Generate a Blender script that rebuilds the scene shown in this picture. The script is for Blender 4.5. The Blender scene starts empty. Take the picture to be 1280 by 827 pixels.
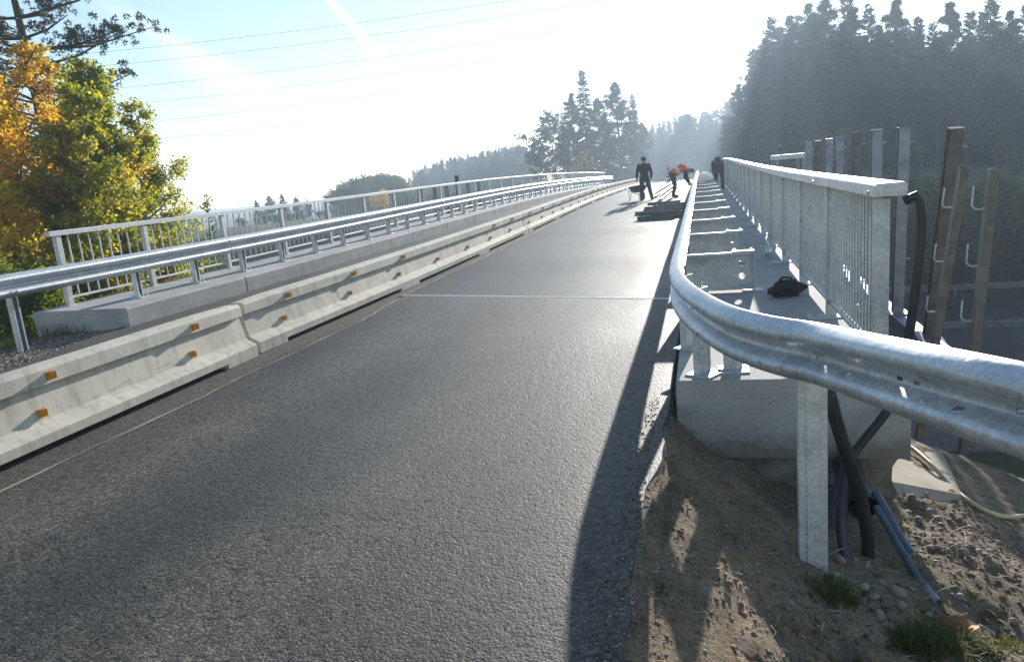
import bpy, bmesh, math, random
import numpy as np
from mathutils import Vector, Matrix

R = random.Random(7)
NR = np.random.default_rng(11)
rad = math.radians
scene = bpy.context.scene
COL = scene.collection

# ------------------------------------------------------------------ camera
PW, PH, F = 1280, 827, 930.0
VP, SLOPE, EYE = (876, 200), -0.09, 1.65
_r = math.atan(SLOPE); _c, _n = math.cos(_r), math.sin(_r)
_u, _v = VP[0] - PW / 2, VP[1] - PH / 2
_x, _y = _u * _c + _v * _n, -_u * _n + _v * _c
PITCH = math.atan(_y / F); YAW = math.atan2(_x, math.hypot(F, _y))
_cp, _sp, _cy, _sy = math.cos(PITCH), math.sin(PITCH), math.cos(YAW), math.sin(YAW)
FW = Vector((-_sy * _cp, _cy * _cp, _sp)); RT = Vector((_cy, _sy, 0)); UP = RT.cross(FW)
IX = RT * _c + UP * _n
IY = RT * _n - UP * _c
EYEP = Vector((0, 0, EYE))
cam = bpy.data.cameras.new('camera'); camo = bpy.data.objects.new('camera', cam); COL.objects.link(camo)
cam.sensor_width = 36; cam.lens = F / PW * 36; cam.clip_end = 3000; cam.clip_start = .05
m = Matrix((IX, -IY, -FW)).transposed().to_4x4(); m.translation = EYEP
camo.matrix_world = m
scene.camera = camo

def ray(x, y): return (FW * F + IX * (x - PW / 2) + IY * (y - PH / 2)).normalized()
def aty(x, y, Y): d = ray(x, y); return EYEP + d * (Y / d.y)
def atx(x, y, X): d = ray(x, y); return EYEP + d * (X / d.x)

# ------------------------------------------------------------------ light
SUN_EL, SUN_AZ = 14.2, 6.3      # degrees; azimuth clockwise from the bridge's direction (+Y)
SUN_DIR = Vector((math.sin(rad(SUN_AZ)) * math.cos(rad(SUN_EL)), math.cos(rad(SUN_AZ)) * math.cos(rad(SUN_EL)), math.sin(rad(SUN_EL))))
sun = bpy.data.lights.new('sun', 'SUN'); sun.energy = 4.2; sun.angle = rad(.53); sun.color = (1, .95, .87)
suno = bpy.data.objects.new('sun', sun); COL.objects.link(suno)
suno.rotation_euler = SUN_DIR.to_track_quat('Z', 'Y').to_euler()
suno.location = SUN_DIR * 60

world = bpy.data.worlds.new('World'); scene.world = world; world.use_nodes = True
nt = world.node_tree; nt.nodes.clear()
def wn(t, **k):
    n = nt.nodes.new(t)
    for a, b in k.items(): setattr(n, a, b)
    return n
out = wn('ShaderNodeOutputWorld'); bg = wn('ShaderNodeBackground'); bg.inputs['Strength'].default_value = .085
sky = wn('ShaderNodeTexSky', sky_type='NISHITA', sun_disc=False)
sky.sun_elevation = rad(SUN_EL); sky.sun_rotation = rad(SUN_AZ)
HAZE = .0015
sky.air_density = 1.0; sky.dust_density = .06; sky.ozone_density = 1.5; sky.altitude = 100
tc = wn('ShaderNodeTexCoord')
def wmath(op, a, b=None):
    n = wn('ShaderNodeMath', operation=op)
    for i, v in enumerate((a, b)):
        if v is None: continue
        if isinstance(v, (int, float)): n.inputs[i].default_value = v
        else: nt.links.new(v, n.inputs[i])
    return n.outputs[0]
def wdot(vec):
    n = wn('ShaderNodeVectorMath', operation='DOT_PRODUCT'); nt.links.new(tc.outputs['Generated'], n.inputs[0])
    n.inputs[1].default_value = vec; return n.outputs['Value']
def trail(p, q, width, k, fade):
    a, b = ray(*p), ray(*q)
    nrm = a.cross(b).normalized(); mid = (a + b).normalized(); tan = nrm.cross(mid).normalized()
    half = a.angle(b) / 2
    d = wmath('DIVIDE', wdot(nrm), width); g = wmath('POWER', 2.718, wmath('MULTIPLY', wmath('MULTIPLY', d, d), -1))
    t = wmath('DIVIDE', wdot(tan), half); t2 = wmath('MULTIPLY', t, t); t4 = wmath('POWER', t2, fade)
    e = wmath('POWER', 2.718, wmath('MULTIPLY', t4, -1))
    front = wmath('GREATER_THAN', wdot(mid), .2)
    return wmath('MULTIPLY', wmath('MULTIPLY', wmath('MULTIPLY', g, e), front), k)
trails = [trail((405, -8), (496, 97), .0036, .9, 3), trail((120, 0), (375, 135), .010, .22, 2),
          trail((200, 60), (345, 140), .012, .2, 2), trail((176, 149), (240, 168), .003, .35, 2)]
tot = trails[0]
for t in trails[1:]: tot = wmath('ADD', tot, t)
nz = wn('ShaderNodeTexNoise'); nz.inputs['Scale'].default_value = 14; nz.inputs['Detail'].default_value = 5
nt.links.new(tc.outputs['Generated'], nz.inputs['Vector'])
tot = wmath('MULTIPLY', tot, wmath('ADD', wmath('MULTIPLY', nz.outputs['Fac'], .9), .45))
mx = wn('ShaderNodeMix', data_type='RGBA'); nt.links.new(tot, mx.inputs['Factor'])
nt.links.new(sky.outputs[0], mx.inputs['A'])
bw = wn('ShaderNodeRGBToBW'); nt.links.new(sky.outputs[0], bw.inputs[0])
nt.links.new(wmath('MULTIPLY', bw.outputs[0], 2.2), mx.inputs['B'])
nt.links.new(mx.outputs['Result'], bg.inputs['Color']); nt.links.new(bg.outputs[0], out.inputs['Surface'])

scene.view_settings.view_transform = 'Standard'; scene.view_settings.look = 'None'
scene.view_settings.exposure = 1.18; scene.view_settings.gamma = 1; scene.view_settings.use_curve_mapping = False
scene.render.engine = 'CYCLES'
cy = scene.cycles
cy.use_denoising = True; cy.max_bounces = 6; cy.diffuse_bounces = 3; cy.glossy_bounces = 3
cy.transmission_bounces = 4; cy.transparent_max_bounces = 8; cy.volume_bounces = 0; cy.sample_clamp_indirect = 6
cy.caustics_reflective = False; cy.caustics_refractive = False

# ------------------------------------------------------------------ materials
def new_mat(name):
    mt = bpy.data.materials.new(name); mt.use_nodes = True
    return mt, mt.node_tree, mt.node_tree.nodes['Principled BSDF']
def link(t, a, b): t.links.new(a, b)
def ramp(t, fac, stops):
    n = t.nodes.new('ShaderNodeValToRGB'); e = n.color_ramp.elements
    while len(e) < len(stops): e.new(.5)
    for el, (p, c) in zip(e, stops): el.position = p; el.color = (*c, 1)
    link(t, fac, n.inputs[0]); return n.outputs[0]
def noise(t, vec, scale, detail=4, rough=.55):
    n = t.nodes.new('ShaderNodeTexNoise'); n.inputs['Scale'].default_value = scale
    n.inputs['Detail'].default_value = detail; n.inputs['Roughness'].default_value = rough
    link(t, vec, n.inputs['Vector']); return n.outputs['Fac']
def mixc(t, fac, a, b, typ='MIX'):
    n = t.nodes.new('ShaderNodeMix'); n.data_type = 'RGBA'; n.blend_type = typ
    for s, v in (('Factor', fac), ('A', a), ('B', b)):
        if isinstance(v, (int, float)): n.inputs[s].default_value = v
        elif isinstance(v, tuple): n.inputs[s].default_value = (*v, 1)
        else: link(t, v, n.inputs[s])
    return n.outputs['Result']
def mathn(t, op, a, b=0.0, clamp=False):
    n = t.nodes.new('ShaderNodeMath'); n.operation = op; n.use_clamp = clamp
    for i, v in enumerate((a, b)):
        if isinstance(v, (int, float)): n.inputs[i].default_value = v
        else: link(t, v, n.inputs[i])
    return n.outputs[0]
def mapr(t, v, a, b, c=0., d=1.):
    n = t.nodes.new('ShaderNodeMapRange'); link(t, v, n.inputs[0])
    for i, q in enumerate((a, b, c, d)): n.inputs[i + 1].default_value = q
    return n.outputs[0]
def bump(t, p, h, strength, dist):
    n = t.nodes.new('ShaderNodeBump'); n.inputs['Strength'].default_value = strength; n.inputs['Distance'].default_value = dist
    link(t, h, n.inputs['Height'])
    if p.inputs['Normal'].is_linked: link(t, p.inputs['Normal'].links[0].from_socket, n.inputs['Normal'])
    link(t, n.outputs[0], p.inputs['Normal'])
def pos(t): return t.nodes.new('ShaderNodeNewGeometry').outputs['Position']
def objc(t): return t.nodes.new('ShaderNodeTexCoord').outputs['Object']

def mottled(name, c1, c2, rough=.6, metal=0., scale=6, fine=60, bstr=.3, bdist=.004, c3=None, spec=.5, ownspace=False):
    mt, t, p = new_mat(name)
    v = objc(t) if ownspace else pos(t)
    a = noise(t, v, scale, 6); b = noise(t, v, fine, 3)
    stops = [(.32, c1), (.68, c2)] if c3 is None else [(.25, c1), (.55, c2), (.78, c3)]
    col = ramp(t, a, stops)
    col = mixc(t, .35, col, ramp(t, b, [(.3, (.55, .55, .55)), (.7, (1.25, 1.25, 1.25))]), 'MULTIPLY')
    link(t, col, p.inputs['Base Color'])
    p.inputs['Metallic'].default_value = metal; p.inputs['Specular IOR Level'].default_value = spec
    link(t, mapr(t, b, .3, .7, max(.05, rough - .1), min(1, rough + .1)), p.inputs['Roughness'])
    if bstr: bump(t, p, b, bstr, bdist)
    return mt

MAT = {}
MAT['zinc'] = mottled('galvanised steel', (.50, .52, .54), (.68, .70, .72), .5, .6, 5, 45, .12, .002)
MAT['zinc_dull'] = mottled('dull galvanised steel', (.55, .555, .54), (.72, .72, .70), .55, .25, 9, 70, .15, .002)
MAT['concrete'] = mottled('kerb concrete', (.37, .355, .34), (.50, .485, .46), .85, 0, 2.2, 55, .35, .004)
def kerb_mat():
    mt = MAT['concrete']; t = mt.node_tree; p = t.nodes['Principled BSDF']; v = pos(t)
    mp = t.nodes.new('ShaderNodeMapping'); mp.inputs['Scale'].default_value = (.9, .7, 4); link(t, v, mp.inputs['Vector'])
    b = noise(t, mp.outputs[0], 1.2, 5, .65); src = p.inputs['Base Color'].links[0].from_socket
    col = mixc(t, 1, src, ramp(t, b, [(.32, (.88, .87, .85)), (.68, (1.06, 1.06, 1.06))]), 'MULTIPLY')
    sx = t.nodes.new('ShaderNodeSeparateXYZ'); link(t, v, sx.inputs[0])
    fr = mathn(t, 'FRACT', mathn(t, 'MULTIPLY', mathn(t, 'ADD', sx.outputs[2], mathn(t, 'MULTIPLY', noise(t, v, 1.5, 2), .012)), 9.0)); ln = mapr(t, mathn(t, 'ABSOLUTE', mathn(t, 'SUBTRACT', fr, .5)), .0, .05, 1, 0)
    nz_ = t.nodes.new('ShaderNodeSeparateXYZ'); link(t, t.nodes.new('ShaderNodeNewGeometry').outputs['Normal'], nz_.inputs[0])
    ln = mathn(t, 'MULTIPLY', ln, mapr(t, mathn(t, 'ABSOLUTE', nz_.outputs[2]), .2, .4, 1, 0))
    vo = t.nodes.new('ShaderNodeTexVoronoi'); vo.inputs['Scale'].default_value = 22; link(t, v, vo.inputs['Vector'])
    pit = mathn(t, 'MULTIPLY', mapr(t, vo.outputs['Distance'], .06, .12, 1, 0), mapr(t, noise(t, v, 6, 2), .5, .6))
    st = mapr(t, noise(t, v, 2.6, 6, .7), .54, .72, 0, .55)
    col = mixc(t, st, col, (.24, .215, .18)); col = mixc(t, mathn(t, 'MULTIPLY', ln, .16), col, (.15, .14, .125)); col = mixc(t, pit, col, (.10, .095, .085))
    spl = mathn(t, 'MULTIPLY', mapr(t, mathn(t, 'ADD', sx.outputs[2], mathn(t, 'MULTIPLY', noise(t, v, 8, 5, .7), .35)), .02, -.16, 0, .75), mapr(t, sx.outputs[1], 6, 5.5))
    col = mixc(t, spl, col, (.17, .13, .09))
    link(t, col, p.inputs['Base Color']); bump(t, p, mathn(t, 'ADD', mathn(t, 'MULTIPLY', ln, .6), pit), -.5, .006)
kerb_mat()
def zinc_dents(nm, k):
    mt = MAT[nm]; t = mt.node_tree; p = t.nodes['Principled BSDF']; v = pos(t)
    bump(t, p, noise(t, v, 9, 2), k, .006)
    vo = t.nodes.new('ShaderNodeTexVoronoi'); vo.inputs['Scale'].default_value = 55; link(t, v, vo.inputs['Vector'])
    sp_ = t.nodes.new('ShaderNodeSeparateColor'); link(t, vo.outputs['Color'], sp_.inputs[0])
    col = mixc(t, 1, p.inputs['Base Color'].links[0].from_socket, ramp(t, sp_.outputs[0], [(0, (.86, .87, .88)), (1, (1.08, 1.08, 1.08))]), 'MULTIPLY')
    sc = t.nodes.new('ShaderNodeMapping'); sc.inputs['Scale'].default_value = (3, 3, 14); link(t, v, sc.inputs['Vector'])
    dirt = mapr(t, noise(t, sc.outputs[0], 2.2, 6, .7), .55, .75, 0, .5)
    link(t, mixc(t, dirt, col, (.30, .29, .27)), p.inputs['Base Color'])
zinc_dents('zinc', .35); zinc_dents('zinc_dull', .15)
MAT['oldconcrete'] = mottled('rough stained concrete', (.16, .13, .10), (.36, .31, .25), .9, 0, 5, 60, .7, .01)
MAT['padconcrete'] = mottled('sandy concrete', (.34, .28, .20), (.46, .39, .30), .9, 0, 4, 70, .5, .006)
MAT['rust'] = mottled('weathered brown steel', (.12, .10, .09), (.22, .185, .165), .7, .4, 6, 50, .3, .003)
MAT['bluesteel'] = mottled('dark blue grey steel', (.20, .21, .25), (.33, .345, .40), .5, .5, 6, 50, .2, .002)
MAT['greysteel'] = mottled('weathered grey steel', (.17, .16, .15), (.29, .275, .255), .6, .4, 6, 50, .3, .003)
MAT['rustplate'] = mottled('rusty sheet', (.22, .10, .04), (.36, .18, .08), .85, 0, 18, 90, .4, .003)
MAT['darksteel'] = mottled('dark steel posts', (.06, .06, .065), (.14, .14, .15), .5, .6, 8, 50, .2, .002)
MAT['rubber'] = mottled('black rubber hose', (.012, .012, .014), (.03, .03, .034), .45, 0, 20, 90, .2, .002)
MAT['purplehose'] = mottled('dark violet plastic duct', (.03, .028, .05), (.06, .055, .09), .5, 0, 20, 90, .2, .002)
MAT['bluepipe'] = mottled('blue plastic pipe', (.07, .10, .14), (.13, .175, .22), .4, 0, 20, 90, .1, .001)
MAT['cream'] = mottled('cream rubber hose', (.55, .45, .26), (.68, .58, .36), .5, 0, 20, 90, .1, .001)
MAT['wire'] = mottled('wire', (.12, .13, .15), (.18, .19, .21), .5, .5, 3, 20, 0)
MAT['orange'] = mottled('amber reflector', (.55, .20, .02), (.70, .29, .03), .25, 0, 30, 80, 0)
MAT['cloth_black'] = mottled('black work cloth', (.008, .008, .01), (.02, .02, .024), .9, 0, 12, 120, .3, .004)
MAT['cloth_navy'] = mottled('navy work cloth', (.012, .015, .03), (.03, .035, .06), .9, 0, 12, 120, .3, .004)
MAT['cloth_orange'] = mottled('orange vest cloth', (.85, .10, .03), (.95, .18, .05), .8, 0, 12, 120, .3, .004)
MAT['cloth_violet'] = mottled('dark violet cloth', (.03, .02, .04), (.06, .045, .075), .9, 0, 12, 120, .3, .004)
MAT['skin'] = mottled('skin', (.42, .25, .18), (.5, .31, .23), .55, 0, 12, 90, .1, .002)
MAT['hair'] = mottled('hair', (.02, .014, .01), (.05, .035, .025), .7, 0, 40, 150, .4, .004)
MAT['tray'] = mottled('wheelbarrow tray', (.03, .04, .035), (.06, .075, .065), .5, .3, 9, 50, .1, .002)
MAT['tyre'] = mottled('tyre', (.01, .01, .01), (.02, .02, .02), .8, 0, 12, 80, .2, .002)
MAT['carpaint'] = mottled('pale car paint', (.62, .64, .67), (.70, .72, .74), .25, 0, 3, 20, 0)
MAT['carglass'] = mottled('car glass', (.01, .012, .015), (.02, .022, .025), .06, 0, 3, 20, 0)
MAT['lamp_red'] = mottled('red lamp', (.35, .01, .01), (.5, .02, .02), .3, 0, 3, 20, 0)
MAT['red'] = mottled('red board', (.6, .05, .03), (.7, .08, .05), .5, 0, 3, 20, 0)
MAT['white'] = mottled('white board', (.75, .75, .73), (.82, .82, .8), .5, 0, 3, 20, 0)
MAT['bark'] = mottled('bark', (.05, .038, .028), (.12, .095, .075), .9, 0, 6, 40, .6, .02)
MAT['birchbark'] = mottled('pale bark', (.22, .20, .17), (.48, .46, .42), .8, 0, 5, 30, .4, .01)
MAT['stone'] = mottled('pebble', (.15, .125, .095), (.38, .335, .27), .75, 0, 7, 60, .2, .004)
def gravel_mat():
    mt, t, p = new_mat('mixed gravel'); g = t.nodes.new('ShaderNodeNewGeometry')
    link(t, ramp(t, g.outputs['Random Per Island'], [(0, (.07, .052, .035)), (.45, (.16, .125, .085)), (.8, (.24, .21, .165)), (1, (.40, .37, .32))]), p.inputs['Base Color']); p.inputs['Roughness'].default_value = .85
    return mt
MAT['gravel'] = gravel_mat()
MAT['deadleaf'] = mottled('fallen leaf', (.50, .20, .03), (.68, .34, .06), .7, 0, 40, 120, .2, .002)
MAT['plasticblue'] = mottled('blue plastic', (.12, .25, .5), (.18, .33, .6), .3, 0, 12, 60, 0)

def bottle_mat():
    mt, t, p = new_mat('clear plastic'); p.inputs['Base Color'].default_value = (.75, .88, .95, 1)
    p.inputs['Roughness'].default_value = .15; p.inputs['Transmission Weight'].default_value = .7
    return mt
MAT['clear'] = bottle_mat()

def barrier_mat():
    mt, t, p = new_mat('barrier concrete'); v = pos(t)
    a = noise(t, v, 3.2, 6); b = noise(t, v, 70, 3)
    st = t.nodes.new('ShaderNodeMapping'); st.inputs['Scale'].default_value = (9, 9, .7); link(t, v, st.inputs['Vector'])
    s = noise(t, st.outputs[0], 1, 4)
    col = ramp(t, a, [(.3, (.50, .455, .37)), (.7, (.66, .61, .505))])
    col = mixc(t, mapr(t, s, .5, .7, 0, .5), col, (.25, .225, .18))
    vo = t.nodes.new('ShaderNodeTexVoronoi'); vo.inputs['Scale'].default_value = 26; link(t, v, vo.inputs['Vector'])
    pit = mathn(t, 'MULTIPLY', mapr(t, vo.outputs['Distance'], .10, .17, 1, 0), mapr(t, noise(t, v, 9, 2), .52, .6))
    col = mixc(t, pit, col, (.16, .14, .12))
    link(t, col, p.inputs['Base Color']); p.inputs['Roughness'].default_value = .85
    sm_ = t.nodes.new('ShaderNodeMapping'); sm_.inputs['Scale'].default_value = (2, .5, 7); link(t, v, sm_.inputs['Vector'])
    scuff = mapr(t, noise(t, sm_.outputs[0], 1.3, 7, .75), .60, .72, 0, .7)
    link(t, mixc(t, scuff, col, (.13, .12, .105)), p.inputs['Base Color'])
    bump(t, p, b, .3, .004); bump(t, p, pit, -.6, .006)
    return mt
MAT['barrier'] = barrier_mat()

def asphalt(name, dark, light, grain, strength, rough, patch):
    mt, t, p = new_mat(name); v = pos(t)
    vo = t.nodes.new('ShaderNodeTexVoronoi'); vo.inputs['Scale'].default_value = grain; link(t, v, vo.inputs['Vector'])
    vo2 = t.nodes.new('ShaderNodeTexVoronoi'); vo2.inputs['Scale'].default_value = grain * .52; link(t, v, vo2.inputs['Vector'])
    fine = noise(t, v, grain * 1.6, 3, .7)
    sep = t.nodes.new('ShaderNodeSeparateColor'); link(t, vo.outputs['Color'], sep.inputs[0])
    cell = mapr(t, sep.outputs[0], 0, 1, 0, 1)
    col = ramp(t, cell, [(0, dark), (.55, tuple(a * .6 + b * .4 for a, b in zip(dark, light))), (1, light)])
    ve = t.nodes.new('ShaderNodeTexVoronoi'); ve.feature = 'DISTANCE_TO_EDGE'; ve.inputs['Scale'].default_value = grain; link(t, v, ve.inputs['Vector'])
    gap = mapr(t, ve.outputs['Distance'], .03, .16, 1, 0)
    col = mixc(t, mathn(t, 'MULTIPLY', gap, .8), col, (.014, .013, .012))
    spk = mapr(t, noise(t, v, grain * 2.6, 2, .8), .58, .72, 0, .6)
    col = mixc(t, spk, col, tuple(min(1, q * 1.9) for q in light))
    pits = mapr(t, noise(t, v, grain * .35, 4, .7), .38, .49, 1, 0)
    col = mixc(t, mathn(t, 'MULTIPLY', pits, .85), col, (.012, .011, .010))
    st = t.nodes.new('ShaderNodeMapping'); st.inputs['Scale'].default_value = (1.1, .22, 1); link(t, v, st.inputs['Vector'])
    big = noise(t, st.outputs[0], .9, 5)
    med = noise(t, v, 2.3, 5)
    col = mixc(t, 1, col, ramp(t, big, [(.3, (1 - patch,) * 3), (.7, (1 + patch,) * 3)]), 'MULTIPLY')
    col = mixc(t, 1, col, ramp(t, med, [(.3, (1 - patch * .5,) * 3), (.7, (1 + patch * .6, 1 + patch * .55, 1 + patch * .45))]), 'MULTIPLY')
    sx_ = t.nodes.new('ShaderNodeSeparateXYZ'); link(t, v, sx_.inputs[0])
    xw = mathn(t, 'ADD', sx_.outputs[0], mathn(t, 'MULTIPLY', noise(t, st.outputs[0], .5, 2), .9))
    wv = mathn(t, 'SINE', mathn(t, 'MULTIPLY', xw, 3.5))
    col = mixc(t, 1, col, ramp(t, mapr(t, wv, -1, 1), [(0, (1 - patch * .6,) * 3), (1, (1 + patch * .5, 1 + patch * .45, 1 + patch * .35))]), 'MULTIPLY')
    dust = mapr(t, noise(t, v, .55, 6, .7), .56, .75, 0, .35)
    col = mixc(t, dust, col, (.17, .15, .115))
    link(t, col, p.inputs['Base Color'])
    link(t, mapr(t, big, .3, .7, rough - .1, rough + .1), p.inputs['Roughness'])
    p.inputs['Specular IOR Level'].default_value = .36
    h = mathn(t, 'ADD', mathn(t, 'SUBTRACT', 1, mathn(t, 'MULTIPLY', vo.outputs['Distance'], .8)), mathn(t, 'MULTIPLY', fine, .9))
    h = mathn(t, 'SUBTRACT', h, mathn(t, 'MULTIPLY', pits, .9))
    bump(t, p, h, strength, .006)
    return mt
MAT['asphalt'] = asphalt('coarse asphalt', (.036, .032, .027), (.185, .165, .136), 72, .5, .6, .42)
MAT['asphalt2'] = asphalt('bridge asphalt', (.038, .0345, .03), (.092, .084, .071), 90, .4, .55, .3)
MAT['oldasphalt'] = asphalt('old asphalt', (.11, .098, .08), (.20, .18, .15), 60, .25, .75, .3)
MAT['motorway'] = asphalt('motorway asphalt', (.022, .022, .023), (.045, .045, .045), 30, .2, .7, .2)

def ground_mat():
    mt, t, p = new_mat('soil and grass'); v = pos(t)
    sx = t.nodes.new('ShaderNodeSeparateXYZ'); link(t, v, sx.inputs[0])
    a = noise(t, v, 3, 6, .65); b = noise(t, v, 38, 4, .7); c = noise(t, v, 130, 3)
    soil = ramp(t, a, [(.3, (.15, .108, .068)), (.55, (.29, .212, .135)), (.75, (.41, .32, .22))])
    soil = mixc(t, .8, soil, ramp(t, b, [(.3, (.45, .45, .45)), (.68, (1.35, 1.3, 1.22))]), 'MULTIPLY')
    vo = t.nodes.new('ShaderNodeTexVoronoi'); vo.inputs['Scale'].default_value = 62; link(t, v, vo.inputs['Vector'])
    sep = t.nodes.new('ShaderNodeSeparateColor'); link(t, vo.outputs['Color'], sep.inputs[0])
    peb = mathn(t, 'MULTIPLY', mapr(t, sep.outputs[0], .72, .76), mapr(t, vo.outputs['Distance'], .2, .36, 1, 0))
    soil = mixc(t, peb, soil, ramp(t, sep.outputs[1], [(0, (.16, .15, .13)), (1, (.42, .40, .36))]))
    grass = ramp(t, noise(t, v, .6, 6, .7), [(.3, (.030, .045, .014)), (.6, (.065, .080, .025)), (.8, (.12, .11, .045))])
    near = mathn(t, 'MULTIPLY', mapr(t, sx.outputs[0], -11.5, -9.5), mapr(t, sx.outputs[0], 5.5, 4))
    near = mathn(t, 'MULTIPLY', near, mapr(t, sx.outputs[1], 60, 50))
    gp = mathn(t, 'MULTIPLY', mapr(t, noise(t, v, 2.2, 4, .6), .5, .62), .5)
    near = mathn(t, 'SUBTRACT', near, mathn(t, 'MULTIPLY', gp, mapr(t, sx.outputs[0], .4, 1.6)), True)
    link(t, mixc(t, near, grass, soil), p.inputs['Base Color']); p.inputs['Roughness'].default_value = .95
    h = mathn(t, 'ADD', b, mathn(t, 'ADD', mathn(t, 'MULTIPLY', peb, .8), mathn(t, 'MULTIPLY', c, .4)))
    bump(t, p, h, 1.0, .022)
    return mt
MAT['ground'] = ground_mat()

def leaf_mat(name, stops, trans=.45, rough=.6):
    mt = bpy.data.materials.new(name); mt.use_nodes = True; t = mt.node_tree; t.nodes.clear()
    o = t.nodes.new('ShaderNodeOutputMaterial'); g = t.nodes.new('ShaderNodeNewGeometry')
    big = noise(t, g.outputs['Position'], 1.1, 3)
    f = mathn(t, 'ADD', mathn(t, 'MULTIPLY', g.outputs['Random Per Island'], .55), mathn(t, 'MULTIPLY', mathn(t, 'SUBTRACT', big, .28), 1.0))
    col = ramp(t, f, stops)
    d = t.nodes.new('ShaderNodeBsdfPrincipled'); link(t, col, d.inputs['Base Color']); d.inputs['Roughness'].default_value = rough
    d.inputs['Specular IOR Level'].default_value = .35
    tr = t.nodes.new('ShaderNodeBsdfTranslucent'); link(t, mixc(t, 1, col, (1.7, 1.6, .8), 'MULTIPLY'), tr.inputs['Color'])
    m_ = t.nodes.new('ShaderNodeMixShader'); m_.inputs[0].default_value = trans
    link(t, d.outputs[0], m_.inputs[1]); link(t, tr.outputs[0], m_.inputs[2]); link(t, m_.outputs[0], o.inputs['Surface'])
    return mt
MAT['leaf_green'] = leaf_mat('aspen leaves', [(.1, (.13, .17, .025)), (.45, (.22, .26, .035)), (.7, (.38, .34, .04)), (.95, (.50, .34, .045))], .68)
MAT['leaf_orange'] = leaf_mat('autumn leaves', [(.1, (.22, .21, .03)), (.4, (.42, .32, .035)), (.65, (.56, .33, .035)), (.95, (.58, .23, .045))], .68)
MAT['leaf_yellow'] = leaf_mat('yellow leaves', [(.1, (.23, .22, .03)), (.5, (.50, .39, .045)), (.95, (.64, .42, .05))], .68)
MAT['leaf_bush'] = leaf_mat('bush leaves', [(.1, (.07, .12, .015)), (.5, (.13, .18, .025)), (.95, (.22, .23, .04))], .55)
MAT['leaf_far'] = leaf_mat('far leaves', [(.1, (.035, .055, .014)), (.5, (.06, .08, .02)), (.95, (.11, .11, .03))], .35)
MAT['needle'] = leaf_mat('spruce needles', [(.1, (.014, .028, .012)), (.5, (.024, .042, .016)), (.95, (.04, .06, .02))], .2)
MAT['needle_pine'] = leaf_mat('pine needles', [(.1, (.016, .028, .014)), (.5, (.028, .045, .02)), (.95, (.05, .065, .025))], .2)
MAT['grassblade'] = leaf_mat('grass blades', [(.1, (.05, .075, .015)), (.5, (.09, .11, .025)), (.95, (.17, .15, .05))], .4)

# ------------------------------------------------------------------ mesh helpers
def tag(o, label=None, cat=None, group=None, kind=None):
    if label: o['label'] = label
    if cat: o['category'] = cat
    if group: o['group'] = group
    if kind: o['kind'] = kind
    return o
def empty(name, loc=(0, 0, 0), rz=0.):
    o = bpy.data.objects.new(name, None); COL.objects.link(o); o.location = loc; o.rotation_euler.z = rz
    o.empty_display_size = .1
    return o
def inst(name, mesh, parent=None, loc=(0, 0, 0), rot=(0, 0, 0), scale=(1, 1, 1)):
    o = bpy.data.objects.new(name, mesh); COL.objects.link(o); o.parent = parent
    o.location = loc; o.rotation_euler = rot; o.scale = scale
    return o
def np_mesh(name, verts, faces, mat, smooth=False):
    """verts (n,3), faces (m,k) all of one size"""
    me = bpy.data.meshes.new(name); v = np.asarray(verts, np.float32); f = np.asarray(faces, np.int32)
    k = f.shape[1]
    me.vertices.add(len(v)); me.vertices.foreach_set('co', v.ravel())
    me.loops.add(f.size); me.loops.foreach_set('vertex_index', f.ravel())
    me.polygons.add(len(f)); me.polygons.foreach_set('loop_start', np.arange(0, f.size, k, dtype=np.int32))
    me.polygons.foreach_set('loop_total', np.full(len(f), k, np.int32))
    if smooth: me.polygons.foreach_set('use_smooth', np.ones(len(f), bool))
    me.update(calc_edges=True); me.materials.append(MAT[mat] if isinstance(mat, str) else mat)
    return me
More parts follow.
